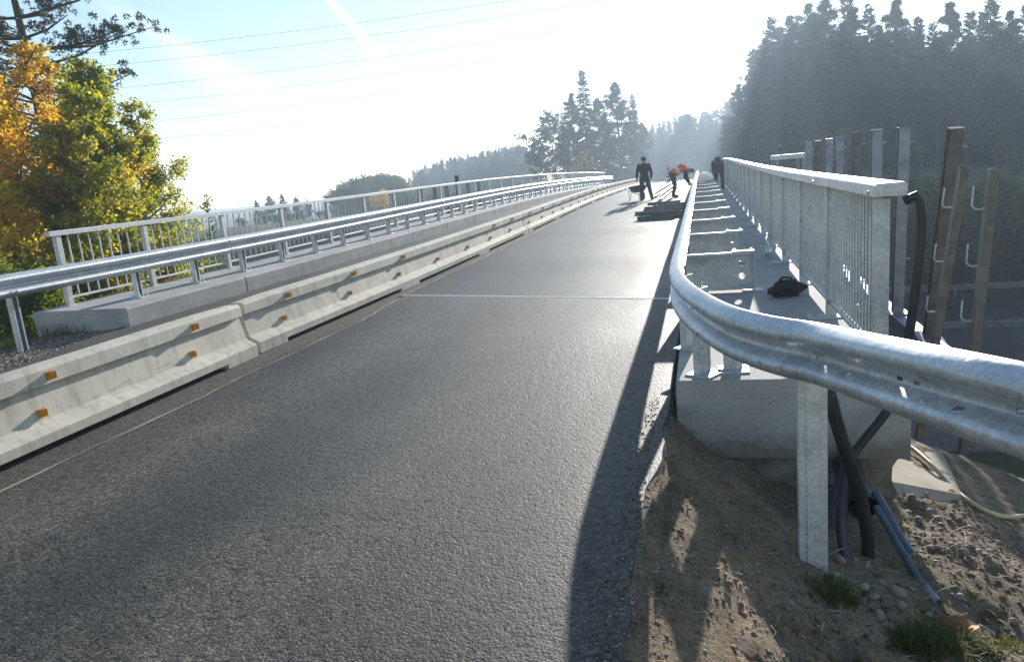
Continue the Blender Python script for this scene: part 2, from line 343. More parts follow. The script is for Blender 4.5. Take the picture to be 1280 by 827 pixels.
class MB:
    def __init__(s): s.v = []; s.f = []
    def add(s, vs, fs):
        o = len(s.v); s.v += [tuple(v) for v in vs]; s.f += [tuple(i + o for i in f) for f in fs]; return s
    def box(s, x0, x1, y0, y1, z0, z1):
        return s.add([(x, y, z) for z in (z0, z1) for y in (y0, y1) for x in (x0, x1)],
                     [(0, 2, 3, 1), (4, 5, 7, 6), (0, 1, 5, 4), (2, 6, 7, 3), (0, 4, 6, 2), (1, 3, 7, 5)])
    def cbox(s, x0, x1, y0, y1, z0, z1, c):
        """box with its upright and top edges chamfered by c"""
        def ring(x0, x1, y0, y1, z, k): return [(x0 + k, y0, z), (x1 - k, y0, z), (x1, y0 + k, z), (x1, y1 - k, z), (x1 - k, y1, z), (x0 + k, y1, z), (x0, y1 - k, z), (x0, y0 + k, z)]
        return s.rings([ring(x0, x1, y0, y1, z0, c), ring(x0, x1, y0, y1, z1 - c, c), ring(x0 + c, x1 - c, y0 + c, y1 - c, z1, c)])
    def rings(s, rs, cap=True, closed=True):
        o = len(s.v); n = len(rs[0])
        for r in rs: s.v += [tuple(p) for p in r]
        for i in range(len(rs) - 1):
            for j in range(n if closed else n - 1):
                a, b = o + i * n + j, o + i * n + (j + 1) % n
                s.f.append((a, b, b + n, a + n))
        if cap:
            s.f.append(tuple(o + j for j in reversed(range(n)))); e = o + (len(rs) - 1) * n
            s.f.append(tuple(e + j for j in range(n)))
        return s
    def tube(s, pts, r, n=8, cap=True):
        pts = [Vector(p) for p in pts]; rs = []
        rr = r if isinstance(r, (list, tuple)) else [r] * len(pts)
        ref = None
        for i, p in enumerate(pts):
            d = (pts[min(i + 1, len(pts) - 1)] - pts[max(i - 1, 0)]).normalized()
            if ref is None:
                ref = d.orthogonal().normalized()
            ref = (ref - d * ref.dot(d)).normalized(); b = d.cross(ref)
            rs.append([p + (ref * math.cos(2 * math.pi * k / n) + b * math.sin(2 * math.pi * k / n)) * rr[i] for k in range(n)])
        return s.rings(rs, cap)
    def sphere(s, c, r, n=10, m=7, sc=(1, 1, 1)):
        c = Vector(c); rs = []
        for i in range(m + 1):
            th = math.pi * (i + .02) / (m + .04); rs.append([c + Vector((r * sc[0] * math.sin(th) * math.cos(2 * math.pi * k / n), r * sc[1] * math.sin(th) * math.sin(2 * math.pi * k / n), -r * sc[2] * math.cos(th))) for k in range(n)])
        return s.rings(rs)
    def mesh(s, name, mat, smooth=False):
        me = bpy.data.meshes.new(name); me.from_pydata(s.v, [], s.f); me.update()
        me.materials.append(MAT[mat])
        if smooth: me.polygons.foreach_set('use_smooth', [True] * len(me.polygons))
        return me
    def build(s, name, mat, parent=None, smooth=False, loc=(0, 0, 0), rot=(0, 0, 0)):
        return inst(name, s.mesh(name, mat, smooth), parent, loc, rot)
def smooth_angle(me, ang=35):
    me.polygons.foreach_set('use_smooth', [True] * len(me.polygons))
    bm = bmesh.new(); bm.from_mesh(me)
    bmesh.ops.recalc_face_normals(bm, faces=bm.faces)
    for e in bm.edges:
        if len(e.link_faces) == 2 and e.calc_face_angle(0) > rad(ang): e.smooth = False
    bm.to_mesh(me); bm.free()
def catmull(pts, step):
    P = [Vector(p) for p in pts]; P = [P[0] * 2 - P[1]] + P + [P[-1] * 2 - P[-2]]; out_ = []
    for i in range(1, len(P) - 2):
        a, b, c, d = P[i - 1:i + 3]; n = max(1, int((c - b).length / step))
        for k in range(n):
            t = k / n
            out_.append(.5 * ((2 * b) + (c - a) * t + (2 * a - 5 * b + 4 * c - d) * t * t + (3 * b - a - 3 * c + d) * t ** 3))
    out_.append(P[-2]); return out_

def sstep(a, b, x): t = np.clip((np.asarray(x, float) - a) / (b - a), 0, 1); return t * t * (3 - 2 * t)
def prof(y):
    """height of the carriageway along the bridge: a low crest"""
    if y < 38: return .22 * float(sstep(8, 38, y))
    y2 = min(y, 130); z = .22 - .00025 * (y2 - 38) ** 2
    return z - .046 * max(0, min(y, 400) - 130)
def yline(y0, y1, step=2.):
    n = max(1, int(round((y1 - y0) / step))); return [y0 + (y1 - y0) * i / n for i in range(n + 1)]
def beam(section, y0, y1, step=2., x0=0.):
    """section [(x,z)] swept along the bridge on its profile"""
    return MB().rings([[(x0 + x, y, z + prof(y)) for x, z in section] for y in yline(y0, y1, step)])

# ------------------------------------------------------------------ ground
_ng = {}
def vnoise(x, y, s, seed):
    if seed not in _ng: _ng[seed] = np.random.default_rng(seed).random((256, 256))
    g = _ng[seed]; X, Y = x * s + 64, y * s + 64
    i, j = np.floor(X).astype(int), np.floor(Y).astype(int); u, v = X - i, Y - j
    u = u * u * (3 - 2 * u); v = v * v * (3 - 2 * v); i %= 256; j %= 256; i1, j1 = (i + 1) % 256, (j + 1) % 256
    return (g[i, j] * (1 - u) + g[i1, j] * u) * (1 - v) + (g[i, j1] * (1 - u) + g[i1, j1] * u) * v - .5
def profv(y):
    y = np.asarray(y, float)
    return np.where(y < 38, .22 * sstep(8, 38, y), .22 - .00025 * (np.clip(y, 38, 130) - 38) ** 2 - .046 * np.maximum(0, np.minimum(y, 400) - 130))
def terrain(x, y):
    x = np.asarray(x, float); y = np.asarray(y, float)
    rd = profv(y)
    dr = np.maximum(x + .2, 0)
    right = .08 + .62 * np.minimum(dr, .75) + .24 * np.clip(dr - .75, 0, 1.2) + .5 * np.maximum(dr - 1.95, 0)
    right = right + .13 * sstep(4.2, 4.95, y) * (1 - sstep(.3, 1.0, x)) * sstep(-.32, 0, x)
    dl = np.maximum(-7.7 - x, 0)
    left = .012 + .03 * np.minimum(dl, 2.0) + .42 * np.maximum(dl - 2.0, 0)
    pl = rd - np.where(x > -.25, right, left)
    pl = np.where((x > -7.7) & (x < -.25), rd - .06 + .068 * sstep(-.7, -.55, x) * (1 - sstep(4.9, 5.0, y)) - .05 * sstep(-.32, -.2, x) * (1 - sstep(4.9, 5.0, y)), pl)
    near = np.maximum(pl, -6.2)
    far = np.where(np.abs(x + 4) < 6, np.minimum(rd - .06, 0), np.maximum(-1.2, rd - .3 - .05 * np.abs(x + 4)))
    far = far + 5.0 * sstep(150, 420, y) * sstep(2, 60, x + 4) - 24 * sstep(60, 330, y) * sstep(14, 90, -x - 4) + 2.5 * sstep(20, 70, x) * sstep(50, 90, y)
    near = near - .07 * sstep(1.15, 1.3, x) * sstep(4.5, 4.9, y) * (1 - sstep(2.2, 2.6, x))
    A = 1 - sstep(6.2 + 4.4 * sstep(3, 7, -x), 17.6, y); B = sstep(41, 56, y)
    z = -6.2 + (near + 6.2) * A
    z = np.maximum(z, -6.2 + (far + 6.2) * B)
    fg = sstep(-.4, .1, x) * (1 - sstep(3, 5, x)) * (1 - sstep(7, 9, y))
    z = z + fg * (.06 * vnoise(x, y, 2.2, 1) + .045 * vnoise(x, y, 6, 2) + .034 * vnoise(x, y, 15, 3) + .014 * vnoise(x, y, 33, 5))
    z = z + .5 * vnoise(x, y, .08, 4) * sstep(10, 25, np.hypot(x + 4, y)) * (1 - (np.abs(x + 4) < 9))
    z = np.where((y > 18) & (y < 42) , np.minimum(z, -6.2 + .5 * vnoise(x, y, .08, 4) * 0), z)
    return z
def tz(x, y): return float(terrain(np.array([x]), np.array([y]))[0])
gx = np.concatenate([np.linspace(-700, -60, 26)[:-1], np.linspace(-60, -14, 24)[:-1], np.linspace(-14, -1, 40)[:-1], np.linspace(-1, 3, 122)[:-1], np.linspace(3, 20, 30)[:-1], np.linspace(20, 700, 40)])
gy = np.concatenate([np.linspace(-80, 1.4, 18)[:-1], np.linspace(1.4, 7, 130)[:-1], np.linspace(7, 20, 26)[:-1], np.linspace(20, 60, 30)[:-1], np.linspace(60, 900, 50)])
GX, GY = np.meshgrid(gx, gy, indexing='ij'); GZ = terrain(GX, GY)
nx, ny = GX.shape
ii = (np.arange(nx - 1)[:, None] * ny + np.arange(ny - 1)[None]).ravel()
ground = inst('ground', np_mesh('ground', np.stack([GX, GY, GZ], -1).reshape(-1, 3), np.stack([ii, ii + ny, ii + ny + 1, ii + 1], 1), 'ground', True))
tag(ground, kind='structure')

# ------------------------------------------------------------------ roads
def sheet(name, edge_l, edge_r, ys, dz, mat, skirt=0.):
    """road sheet between two edge functions x(y), following the profile; a skirt gives its edges thickness"""
    mb = MB(); L = [(edge_l(y), y, prof(y) + dz) for y in ys]; Q = [(edge_r(y), y, prof(y) + dz) for y in ys]
    K = 8; rows = []
    for l, q in zip(L, Q): rows.append([(l[0] + (q[0] - l[0]) * k / K, l[1], l[2]) for k in range(K + 1)])
    if skirt: rows = [[(r[0][0], r[0][1], r[0][2] - skirt)] + r + [(r[-1][0], r[-1][1], r[-1][2] - skirt)] for r in rows]
    mb.rings(rows, False, False)
    return tag(mb.build(name, mat), kind='structure')
wob = lambda y, s, a: a * float(vnoise(np.array([y]), np.array([s * 3.1]), 1.7, 20 + s)[0]) + a * .6 * float(vnoise(np.array([y]), np.array([s * 7.7]), 6., 30 + s)[0])
ysn = yline(-12, 9.2, .12); ysf = yline(10.6, 60, .5) + yline(60, 300, 4)[1:]
sheet('old_carriageway', lambda y: -7.78 + wob(y, 1, .12) - .6 * float(sstep(6.5, 9, y)), lambda y: -.5 - .1 * (y < 5), yline(-12, 100, 1.) + yline(100, 400, 6)[1:], 0, 'oldasphalt')
JX0, JY0, JX1, JY1 = -4.50, 10.58, -.24, 9.16
jl = lambda x: JY0 + (JY1 - JY0) * (x - JX0) / (JX1 - JX0)
def overlay(name, xl, xr, ys, dz, mat, joint_end):
    mb = MB(); rows = []
    K = 24; n = len(ys)
    for i, s in enumerate(np.linspace(0, 1, n)):
        row = []
        for k in range(K + 1):
            xb = -4.4 + 4.1 * k / K
            if joint_end == 'far': y = ys[0] + (jl(xb) - .035 - ys[0]) * s
            else: y = jl(xb) + .035 + (ys[-1] - jl(xb) - .035) * s
            l, q = xl(y), xr(y); x = l + (q - l) * k / K
            row.append((x, y, prof(y) + dz))
        row = [(row[0][0] - .02, row[0][1], row[0][2] - dz - .004)] + row + [(row[-1][0] + .02, row[-1][1], row[-1][2] - dz - .03)]
        rows.append(row)
    mb.rings(rows, False, False)
    return tag(mb.build(name, mat), kind='structure')
overlay('road', lambda y: -4.30 + wob(y, 2, .05) - .12 * float(sstep(8.6, 10.2, y)), lambda y: -.27 + (-.03 + wob(y, 3, .11)) * float(1 - sstep(4.0, 5, y)), [-12 + i * .1 for i in range(220)], .016, 'asphalt', 'far')
overlay('road', lambda y: -4.50 + wob(y, 4, .04) + .1 * float(sstep(30, 60, y)), lambda y: -.25, [10 + i * .5 for i in range(500)], .014, 'asphalt2', 'near')
def seam(f, y0, y1, dz):
    rows = [[(f(y) - .035 + wob(y, 7, .02), y, prof(y) + .006), (f(y) + .004, y, prof(y) + dz + .003), (f(y) + .016 + wob(y, 8, .02), y, prof(y) + dz + .003)] for y in yline(y0, y1, .12)]
    return tag(MB().rings(rows, False, False).build('asphalt_seam', 'padconcrete'), kind='structure')
seam(lambda y: -4.30 + wob(y, 2, .05) - .12 * float(sstep(8.6, 10.2, y)), -6, 10.4, .016)
seam(lambda y: -4.50 + wob(y, 4, .04) + .1 * float(sstep(30, 60, y)), 10.7, 70, .014)
# steel expansion joint across the lane
ja = math.atan2(JY1 - JY0, JX1 - JX0); jn = math.hypot(JX1 - JX0, JY1 - JY0)
ej = empty('expansion_joint', (JX0, JY0, prof(10)), ja); tag(ej, 'steel expansion joint strip crossing the asphalt lane', 'expansion joint')
for s in (-1, 1): MB().cbox(-.05, jn, s * .03 - .017, s * .03 + .017, -.02, .019, .003).build('steel_edge', 'zinc_dull', ej)
MB().box(-.05, jn, -.0125, .0125, -.03, .006).build('rubber_seal', 'rubber', ej)

# motorway under the bridge
MZ = -6.2
tag(MB().add([(-400, 21, MZ + .03), (400, 21, MZ + .03), (400, 40, MZ + .03), (-400, 40, MZ + .03)], [(0, 1, 2, 3)]).build('motorway', 'motorway'), kind='structure')

# ------------------------------------------------------------------ bridge
B0, B1 = 5.05, 78.
KL, KR = .28, .18
bridge = empty('bridge', (-4, 5, 0)); tag(bridge, 'concrete road bridge with raised kerbs carrying the asphalt carriageway', 'bridge')
def bpart(mb, name, mat, **k):
    o = mb.build(name, mat, bridge, **k); o.location = Vector(o.location) - bridge.location; return o
bpart(beam([(-1.5, -.6), (-1.5, -.05), (1.0, -.05), (1.0, -.6)], B0 + .4, 9.39), 'deck_slab', 'concrete')
bpart(beam([(-10.1, -.6), (-10.1, -.05), (1.0, -.05), (1.0, -.6)], 9.4, B1), 'deck_slab', 'concrete')
for gx_ in (-8.5, -4.5, -.6):
    bpart(beam([(gx_ - .35, -1.5), (gx_ - .35, -.58), (gx_ + .35, -.58), (gx_ + .35, -1.5)], B0 + .8, B1), 'girder', 'concrete')
bpart(MB().box(-10, .95, 5.6, 6.5, -4.5, -.62), 'abutment', 'oldconcrete')
bpart(MB().box(-10, .95, 76.6, 77.5, -6, -.9), 'abutment', 'oldconcrete')
for py_ in (19.2, 41.5):
    bpart(MB().cbox(-9.2, .2, py_ - .4, py_ + .4, -6.4, -1.4, .05), 'pier', 'concrete')
# left kerb in cast lengths
c_ = .025
def kerb_sec(x0, x1, z0, z1): return [(x0, z0), (x0, z1 - c_), (x0 + c_, z1), (x1 - c_, z1), (x1, z1 - c_), (x1, z0)]
lk = [9.0, 12.0, 17.5, 23.5, 29.5, 35.5, 41.5, 47.5, 53.5, 59.5, 65.5, 71.5, 78]
for i, (a, b) in enumerate(zip(lk, lk[1:])):
    if i == 0:   # the end is cut at an angle
        mb = MB(); sec = kerb_sec(-9.93, -8.18, -.35, KL)
        mb.rings([[(x, a + .02 * (-8.18 - x), z) for x, z in sec], [(x, b - .02, z + prof(b)) for x, z in sec]])
    else: mb = beam(kerb_sec(-9.93, -8.18, -.35, KL), a + .02, b - (.012 if i > 0 else .02), 2)
    bpart(mb, 'kerb', 'concrete')
rk = [B0, 11.2, 17.2, 23.2, 29.2, 35.2, 41.2, 47.2, 53.2, 59.2, 65.2, 71.2, 78]
for a, b in zip(rk, rk[1:]): bpart(beam(kerb_sec(-.22, 1.26, -.38, KR), a + .006, b - .006, 2), 'kerb', 'concrete')
# rough stub of the wing wall under the right kerb end
mb = MB(); rs = []
for k in range(9):
    z = -.36 - .75 * k / 8; j = lambda: R.uniform(-.03, .03)
    rs.append([(.78 + j(), 5.12 + j() * .6, z), (1.2 - .02 * k * .5 + j(), 5.10 + j() * .6, z), (1.2 + j(), 5.9, z), (.78 + j(), 5.9, z)])
bpart(mb.rings(rs[::-1]), 'wing_wall_stub', 'oldconcrete')
rs = []
for k in range(14):
    x = -.2 + 1.0 * k / 13
    rs.append([(x, 5.13, -.37), (x, 5.10 + R.uniform(-.03, .05), -.5 - R.uniform(0, .05)), (x, 5.14 + R.uniform(-.02, .05), -.95), (x, 5.6, -.95), (x, 5.6, -.37)])
bpart(MB().rings(rs), 'footing', 'oldconcrete')
# sandy concrete apron on the slope
def onz(px_, py_, z): d = ray(px_, py_); return EYEP + d * ((z - EYE) / d.z)
ap = [onz(1112, 640, -.78), onz(1205, 640, -.82), onz(1222, 596, -.80), onz(1182, 536, -.78), onz(1130, 520, -.76)]
def apz(x, y): return tz(x, y) + .03
q00, q10, q11, q01 = onz(1105, 628, -.80), onz(1214, 618, -.84), onz(1184, 535, -.82), onz(1120, 520, -.80)
zc_ = [tz(q.x, q.y) + .02 for q in (q00, q10, q01, q11)]
rows = []
for i_ in range(13):
    a_, b_ = q00.lerp(q01, i_ / 12), q10.lerp(q11, i_ / 12); row = []
    for k_ in range(13):
        p_ = a_.lerp(b_, k_ / 12); row.append((p_.x + (R.uniform(-.012, .012) if k_ == 12 else 0), p_.y, zc_[0] + (zc_[1] - zc_[0]) * k_ / 12 * (1 - i_ / 12) + (zc_[2] - zc_[0]) * i_ / 12 + (zc_[3] - zc_[2]) * k_ / 12 * i_ / 12 - (.06 if k_ == 12 or i_ == 0 else 0)))
    rows.append(row)
mb = MB().rings(rows, False, False)
bpart(mb, 'apron', 'padconcrete')

# ------------------------------------------------------------------ guardrails
WB = [(0, .155), (.010, .152), (.030, .142), (.062, .122), (.078, .108), (.083, .092), (.083, .078), (.078, .062), (.062, .048), (.025, .024), (.006, .012), (0, .003),
      (0, -.015), (.006, -.024), (.025, -.034), (.062, -.052), (.078, -.064), (.083, -.078), (.083, -.092), (.078, -.108), (.062, -.122), (.030, -.142), (.010, -.152), (0, -.155)]
HOLE_ROW = 11
def wbeam(path, side, holes=(), th=.004):
    """W profile swept along path [(x,y,z centre)]; side +1 bulges to the right of travel; holes = set of (segment, row)"""
    pts = [Vector(p) for p in path]; mb = MB(); fr = []; bk = []
    for i, p in enumerate(pts):
        d = pts[min(i + 1, len(pts) - 1)] - pts[max(i - 1, 0)]; d.z = 0; d.normalize()
        nr = Vector((d.y, -d.x, 0)) * side
        fr.append([p + nr * u + Vector((0, 0, z)) for u, z in WB]); bk.append([p + nr * (u - th) + Vector((0, 0, z)) for u, z in WB])
    n = len(WB)
    o = len(mb.v); mb.v += [tuple(q) for r in fr for q in r]; ob = len(mb.v); mb.v += [tuple(q) for r in bk for q in r]
    for i in range(len(pts) - 1):
        for j in range(n - 1):
            if (i, j) in holes: continue
            a = i * n + j; b = a + 1; c2 = b + n; d2 = a + n
            mb.f.append((o + a, o + b, o + c2, o + d2)); mb.f.append((ob + d2, ob + c2, ob + b, ob + a))
        for j in (0, n - 1):
            a = i * n + j; mb.f.append((o + a, o + a + n, ob + a + n, ob + a))
    for i in (0, len(pts) - 1):
        for j in range(n - 1): a = i * n + j; mb.f.append((o + a, ob + a, ob + a + 1, o + a + 1))
    return mb
bolt_me = MB().rings([[(.014 * math.cos(k * math.pi / 3), 0, .014 * math.sin(k * math.pi / 3)) for k in range(6)], [(.013 * math.cos(k * math.pi / 3), -.012, .013 * math.sin(k * math.pi / 3)) for k in range(6)]]).mesh('bolt', 'zinc')

# left guardrail
lg = empty('guardrail', (-8.75, 10, KL)); tag(lg, 'long straight galvanised guardrail on short posts along the far kerb, beyond the concrete barriers', 'guardrail')
LX = -8.78
def lgz(y): return KL + .565 + prof(y)
secs = [3.2, 7.6, 12.4] + [12.4 + 4.3 * k for k in range(1, 16)]
for a, b in zip(secs, secs[1:]):
    pth = [(LX + .03, y, lgz(y) + (0.0)) for y in yline(a, b + .18, 1.1)]
    o = wbeam(pth, +1).build('rail', 'zinc', lg); smooth_angle(o.data, 50); o.location = -lg.location + Vector((0 if (secs.index(a) % 2) else .006, 0, 0))
    for k in range(2):
        for s in (-.078, .078):
            inst('bolt', bolt_me, lg, Vector((LX + .115, b + .05 + .08 * k, lgz(b) + s)) - lg.location, (0, 0, rad(90)))
def lpost(h, plate):
    mb = MB(); w, d_, t_ = .055, .10, .006
    mb.box(-.065, .02, -w, -w + t_, 0, h); mb.box(-.065, -.059, -w, w, 0, h); mb.box(-.065, .02, w - t_, w, 0, h); mb.box(.014, .02, -w, -w + .025, 0, h); mb.box(.014, .02, w - .025, w, 0, h)
    return mb.mesh('post', 'zinc')
lp_me = lpost(.56, True); lp_me2 = lpost(1.55, False)
plate_me = MB().cbox(-.11, .09, -.1, .1, 0, .016, .004).mesh('base_plate', 'zinc')
pbolt_me = MB().tube([(0, 0, 0), (0, 0, .05)], .011, 6).mesh('anchor_bolt', 'zinc')
y = 10.0; k = 0
while y < 77:
    p = inst('post', lp_me, lg, Vector((LX, y, KL + prof(y) + .012)) - lg.location)
    inst('base_plate', plate_me, p, (0, 0, -.011))
    if y < 25:
        for s in (-1, 1): inst('anchor_bolt', pbolt_me, p, (-.085, s * .075, 0)); inst('anchor_bolt', pbolt_me, p, (.065, s * .075, 0))
    y += 1.45
for y in (7.75, 5.4): inst('post', lp_me2, lg, Vector((LX, y, -.72)) - lg.location)

# right guardrail: curved end towards the camera, then straight on transverse channel brackets
rg = empty('guardrail', (-.25, 8.6, KR)); tag(rg, 'shiny galvanised guardrail with a curved end, carried on cross brackets along the kerb walkway', 'guardrail')
RX = -.215
curve = [(1.48, 1.55), (1.14, 2.12), (.945, 2.49), (.825, 2.76), (.68, 3.20), (.515, 3.70), (.33, 3.98), (.16, 4.28), (.03, 4.68), (-.075, 5.12), (-.155, 5.62), (-.20, 6.2), (RX, 7.0), (RX, 8.0)]
cz = lambda y: .675 + .135 * (1 - float(sstep(2.3, 4.1, y)))
cp_ = catmull([(x, y, cz(y)) for x, y in curve], .035)
holes = set()
acc = 0; last = -9
for i in range(len(cp_) - 1):
    acc += (cp_[i + 1] - cp_[i]).length
    if .55 < acc < 3.9:
        for c0 in (1.02, 1.12, 1.62, 1.72, 2.35, 2.45, 3.2):
            if abs(acc - c0) < .02: holes.add((i, HOLE_ROW))
        for c0 in (.95, 1.35, 2.05, 2.6):
            if abs(acc - c0) < .02: holes.add((i, 14))
        for c0 in (1.5, 2.2):
            if abs(acc - c0) < .02: holes.add((i, 8))
o = wbeam(cp_, -1, holes).build('rail', 'zinc', rg); smooth_angle(o.data, 50); o.location = -rg.location
for a, b in [(7.9 + 4 * k, 12.06 + 4 * k) for k in range(17)]:
    o = wbeam([(RX - (.006 if int(a) % 8 == 3 else 0) - .003, y, .675 + prof(y)) for y in yline(a, b, 1.)], -1).build('rail', 'zinc', rg); smooth_angle(o.data, 50); o.location = -rg.location
    for s in (-.078, .078):
        for k in range(2): inst('bolt', bolt_me, rg, Vector((RX - .085, b - .14 + .08 * k, .675 + prof(b) + s)) - rg.location, (0, 0, rad(-90)))
# timber-free steel post under the curve
gp = MB(); gp.box(-.068, .068, -.004, .004, -1.1, 1.12); gp.box(-.072, -.064, .0045, .06, -1.1, 1.12); gp.box(.064, .072, .0045, .06, -1.1, 1.12); gp.box(-.0635, -.035, .052, .06, -1.1, 1.12); gp.box(.035, .0635, .052, .06, -1.1, 1.12)
gp.box(-.03, .03, -.012, -.0045, -1.1, 1.12)
o = gp.build('post', 'zinc_dull', rg); o.location = Vector((.505, 3.86, -.44)) - rg.location; o.rotation_euler.z = rad(-2)
for bx_, by_ in ((.515, 3.74), (.86, 2.68)):
    inst('bolt', bolt_me, rg, Vector((bx_ - .01, by_ - .012, .67)) - rg.location, (0, 0, rad(-45)), (1.5, 1.5, 1.5))
o = gp.build('post', 'zinc_dull', rg); o.location = Vector((1.72, 2.0, -.9)) - rg.location; o.rotation_euler.z = rad(30)

kp = MB(); kp.box(-.06, .06, -.004, .004, 0, .40); kp.box(-.064, -.056, .0045, .05, 0, .40); kp.box(.056, .064, .0045, .05, 0, .40)
o = kp.build('post', 'zinc_dull', rg); o.location = Vector((.17, 5.3, KR + .012)) - rg.location
ob = MB().cbox(-.11, .11, -.1, .1, -.011, 0, .003).build('base_plate', 'zinc', o)
MB().box(-.27, -.0645, -.03, .03, .26, .385).build('spacer', 'zinc_dull', o)
for px_, py_, hh in ((-.02, 5.22, .60), (-.13, 6.0, .58)):
    kp = MB(); kp.box(-.07, .07, -.004, .004, 0, hh); kp.box(-.074, -.066, .0045, .05, 0, hh); kp.box(.066, .074, .0045, .05, 0, hh)
    o = kp.build('post', 'zinc_dull', rg); o.location = Vector((px_, py_, KR + .012)) - rg.location; o.rotation_euler.z = rad(60)
    MB().cbox(-.11, .11, -.1, .1, -.011, 0, .003).build('base_plate', 'zinc', o)
for k_ in (10, 14, 70, 74, 92, 96):
    k_ = min(k_, len(cp_) - 2); d_ = (cp_[k_ + 1] - cp_[k_]).normalized(); nr_ = Vector((-d_.y, d_.x, 0))
    for zz_ in (-.085, .085): inst('bolt', bolt_me, rg, cp_[k_] + nr_ * .084 + Vector((0, 0, zz_)) - rg.location, (0, 0, math.atan2(nr_.x, -nr_.y)), (.9, .9, .9))
def web_mesh(x0, x1, z0, z1, holes_, th):
    bm = bmesh.new(); edges = []
    def loop(pts):
        vs = [bm.verts.new(p) for p in pts]
        for a, b in zip(vs, vs[1:] + vs[:1]): edges.append(bm.edges.new((a, b)))
    loop([(x0, 0, z0), (x1, 0, z0), (x1, 0, z1), (x0, 0, z1)])
    for hx, hz, hr in holes_: loop([(hx + hr * math.cos(a), 0, hz + hr * math.sin(a)) for a in [2 * math.pi * k / 14 for k in range(14)]])
    bmesh.ops.triangle_fill(bm, use_beauty=True, use_dissolve=False, edges=edges)
    ex = bmesh.ops.extrude_face_region(bm, geom=bm.faces[:])
    bmesh.ops.translate(bm, verts=[v for v in ex['geom'] if isinstance(v, bmesh.types.BMVert)], vec=(0, th, 0))
    bmesh.ops.recalc_face_normals(bm, faces=bm.faces)
    me = bpy.data.meshes.new('web'); bm.to_mesh(me); bm.free(); me.materials.append(MAT['zinc_dull']); return me
BH = .44
br_web = web_mesh(.0, .72, .03, BH - .008, [(.60, .31, .036), (.60, .17, .036), (.17, .30, .017), (.17, .14, .017)], .007)
br_top = MB().box(.012, .712, -.062, .009, BH - .008, BH).box(.012, .712, -.062, -.056, BH - .03, BH - .0085).mesh('top_flange', 'zinc')
br_bot = MB().box(0, .72, -.062, .009, .022, .0295).box(0, .72, -.062, -.056, .03, .05).mesh('bottom_flange', 'zinc')
br_cap = MB().cbox(.5, .735, -.075, .02, BH + .0005, BH + .014, .003).mesh('cap_plate', 'zinc')
br_end = MB().box(.7205, .729, -.062, .06, 0, BH - .001).mesh('end_plate', 'zinc')
br_foot = MB().cbox(.6, .82, -.09, .09, -.001, .012, .003).mesh('foot_plate', 'zinc')
BRY = [8.6 + 2.42 * k for k in range(28)]
for i, y in enumerate(BRY):
    b = inst('bracket', br_web, rg, Vector((-.2, y, KR + .003 + prof(y))) - rg.location)
    inst('top_flange', br_top, b); inst('bottom_flange', br_bot, b)
    if i < 16:
        inst('cap_plate', br_cap, b); inst('end_plate', br_end, b); inst('foot_plate', br_foot, b)
        for q in (.53, .70): inst('bolt', bolt_me, b, (q, -.03, BH + .026), (rad(-90), 0, 0))

# ------------------------------------------------------------------ railings
lf = empty('bridge_railing', (-9.7, 9.5, KL)); tag(lf, 'grey steel railing with upright bars on the kerb beside the autumn trees', 'railing')
FX = -9.72; FH = 1.14
fz = lambda y: KL + prof(y)
lps = [9.55, 11.45] + [11.45 + 2.3 * k for k in range(1, 30)]
lps = [y for y in lps if y < 79]
fpost = MB().cbox(-.04, .04, -.055, .055, .012, FH - .04, .008).mesh('post', 'zinc_dull')
fplate = MB().cbox(-.1, .1, -.11, .11, .0, .013, .004).mesh('base_plate', 'zinc_dull')
fbar = MB().tube([(0, 0, .145), (0, 0, FH - .04)], .0125, 8).mesh('bar', 'zinc_dull')
def rail_piece(x0, y0, y1, z0, z1, hw, name, parent, mat='zinc'):
    b0, b1 = prof(y0), prof(y1); c = .012; o = parent.location
    mb = MB().rings([[(x0 - hw, y, z0 + b), (x0 - hw, y, z1 - c + b), (x0 - hw + c, y, z1 + b), (x0 + hw - c, y, z1 + b), (x0 + hw, y, z1 - c + b), (x0 + hw, y, z0 + b)] for y, b in ((y0, b0), (y1, b1))])
    ob = mb.build(name, mat, parent); ob.location = -o; return ob
far_bars = MB()
nb = 0
for i, y in enumerate(lps):
    p = inst('post', fpost, lf, Vector((FX, y, fz(y))) - lf.location); inst('base_plate', fplate, p, (0, 0, .001))
    if i + 1 < len(lps):
        y1 = lps[i + 1]; n = 9 if i == 0 else 11
        rail_piece(FX, y + .056, y1 - .056, KL + .11, KL + .145, .02, 'bottom_rail', lf, 'zinc_dull')
        for k in range(1, n):
            yb = y + (y1 - y) * k / n
            if nb < 290: inst('bar', fbar, lf, Vector((FX, yb, fz(yb))) - lf.location); nb += 1
            else: far_bars.tube([(FX, yb, fz(yb) + .145), (FX, yb, fz(yb) + FH - .04)], .0125, 5)
o = far_bars.build('bars', 'zinc', lf); o.location = -lf.location; o['kind'] = 'stuff'
tr = [9.38] + [11.45 + 4.6 * k for k in range(1, 14)] + [79.0]
for a, b in zip(tr, tr[1:]): rail_piece(FX, a + .002, b - .002, KL + FH - .04, KL + FH + .035, .055, 'top_rail', lf, 'zinc_dull')

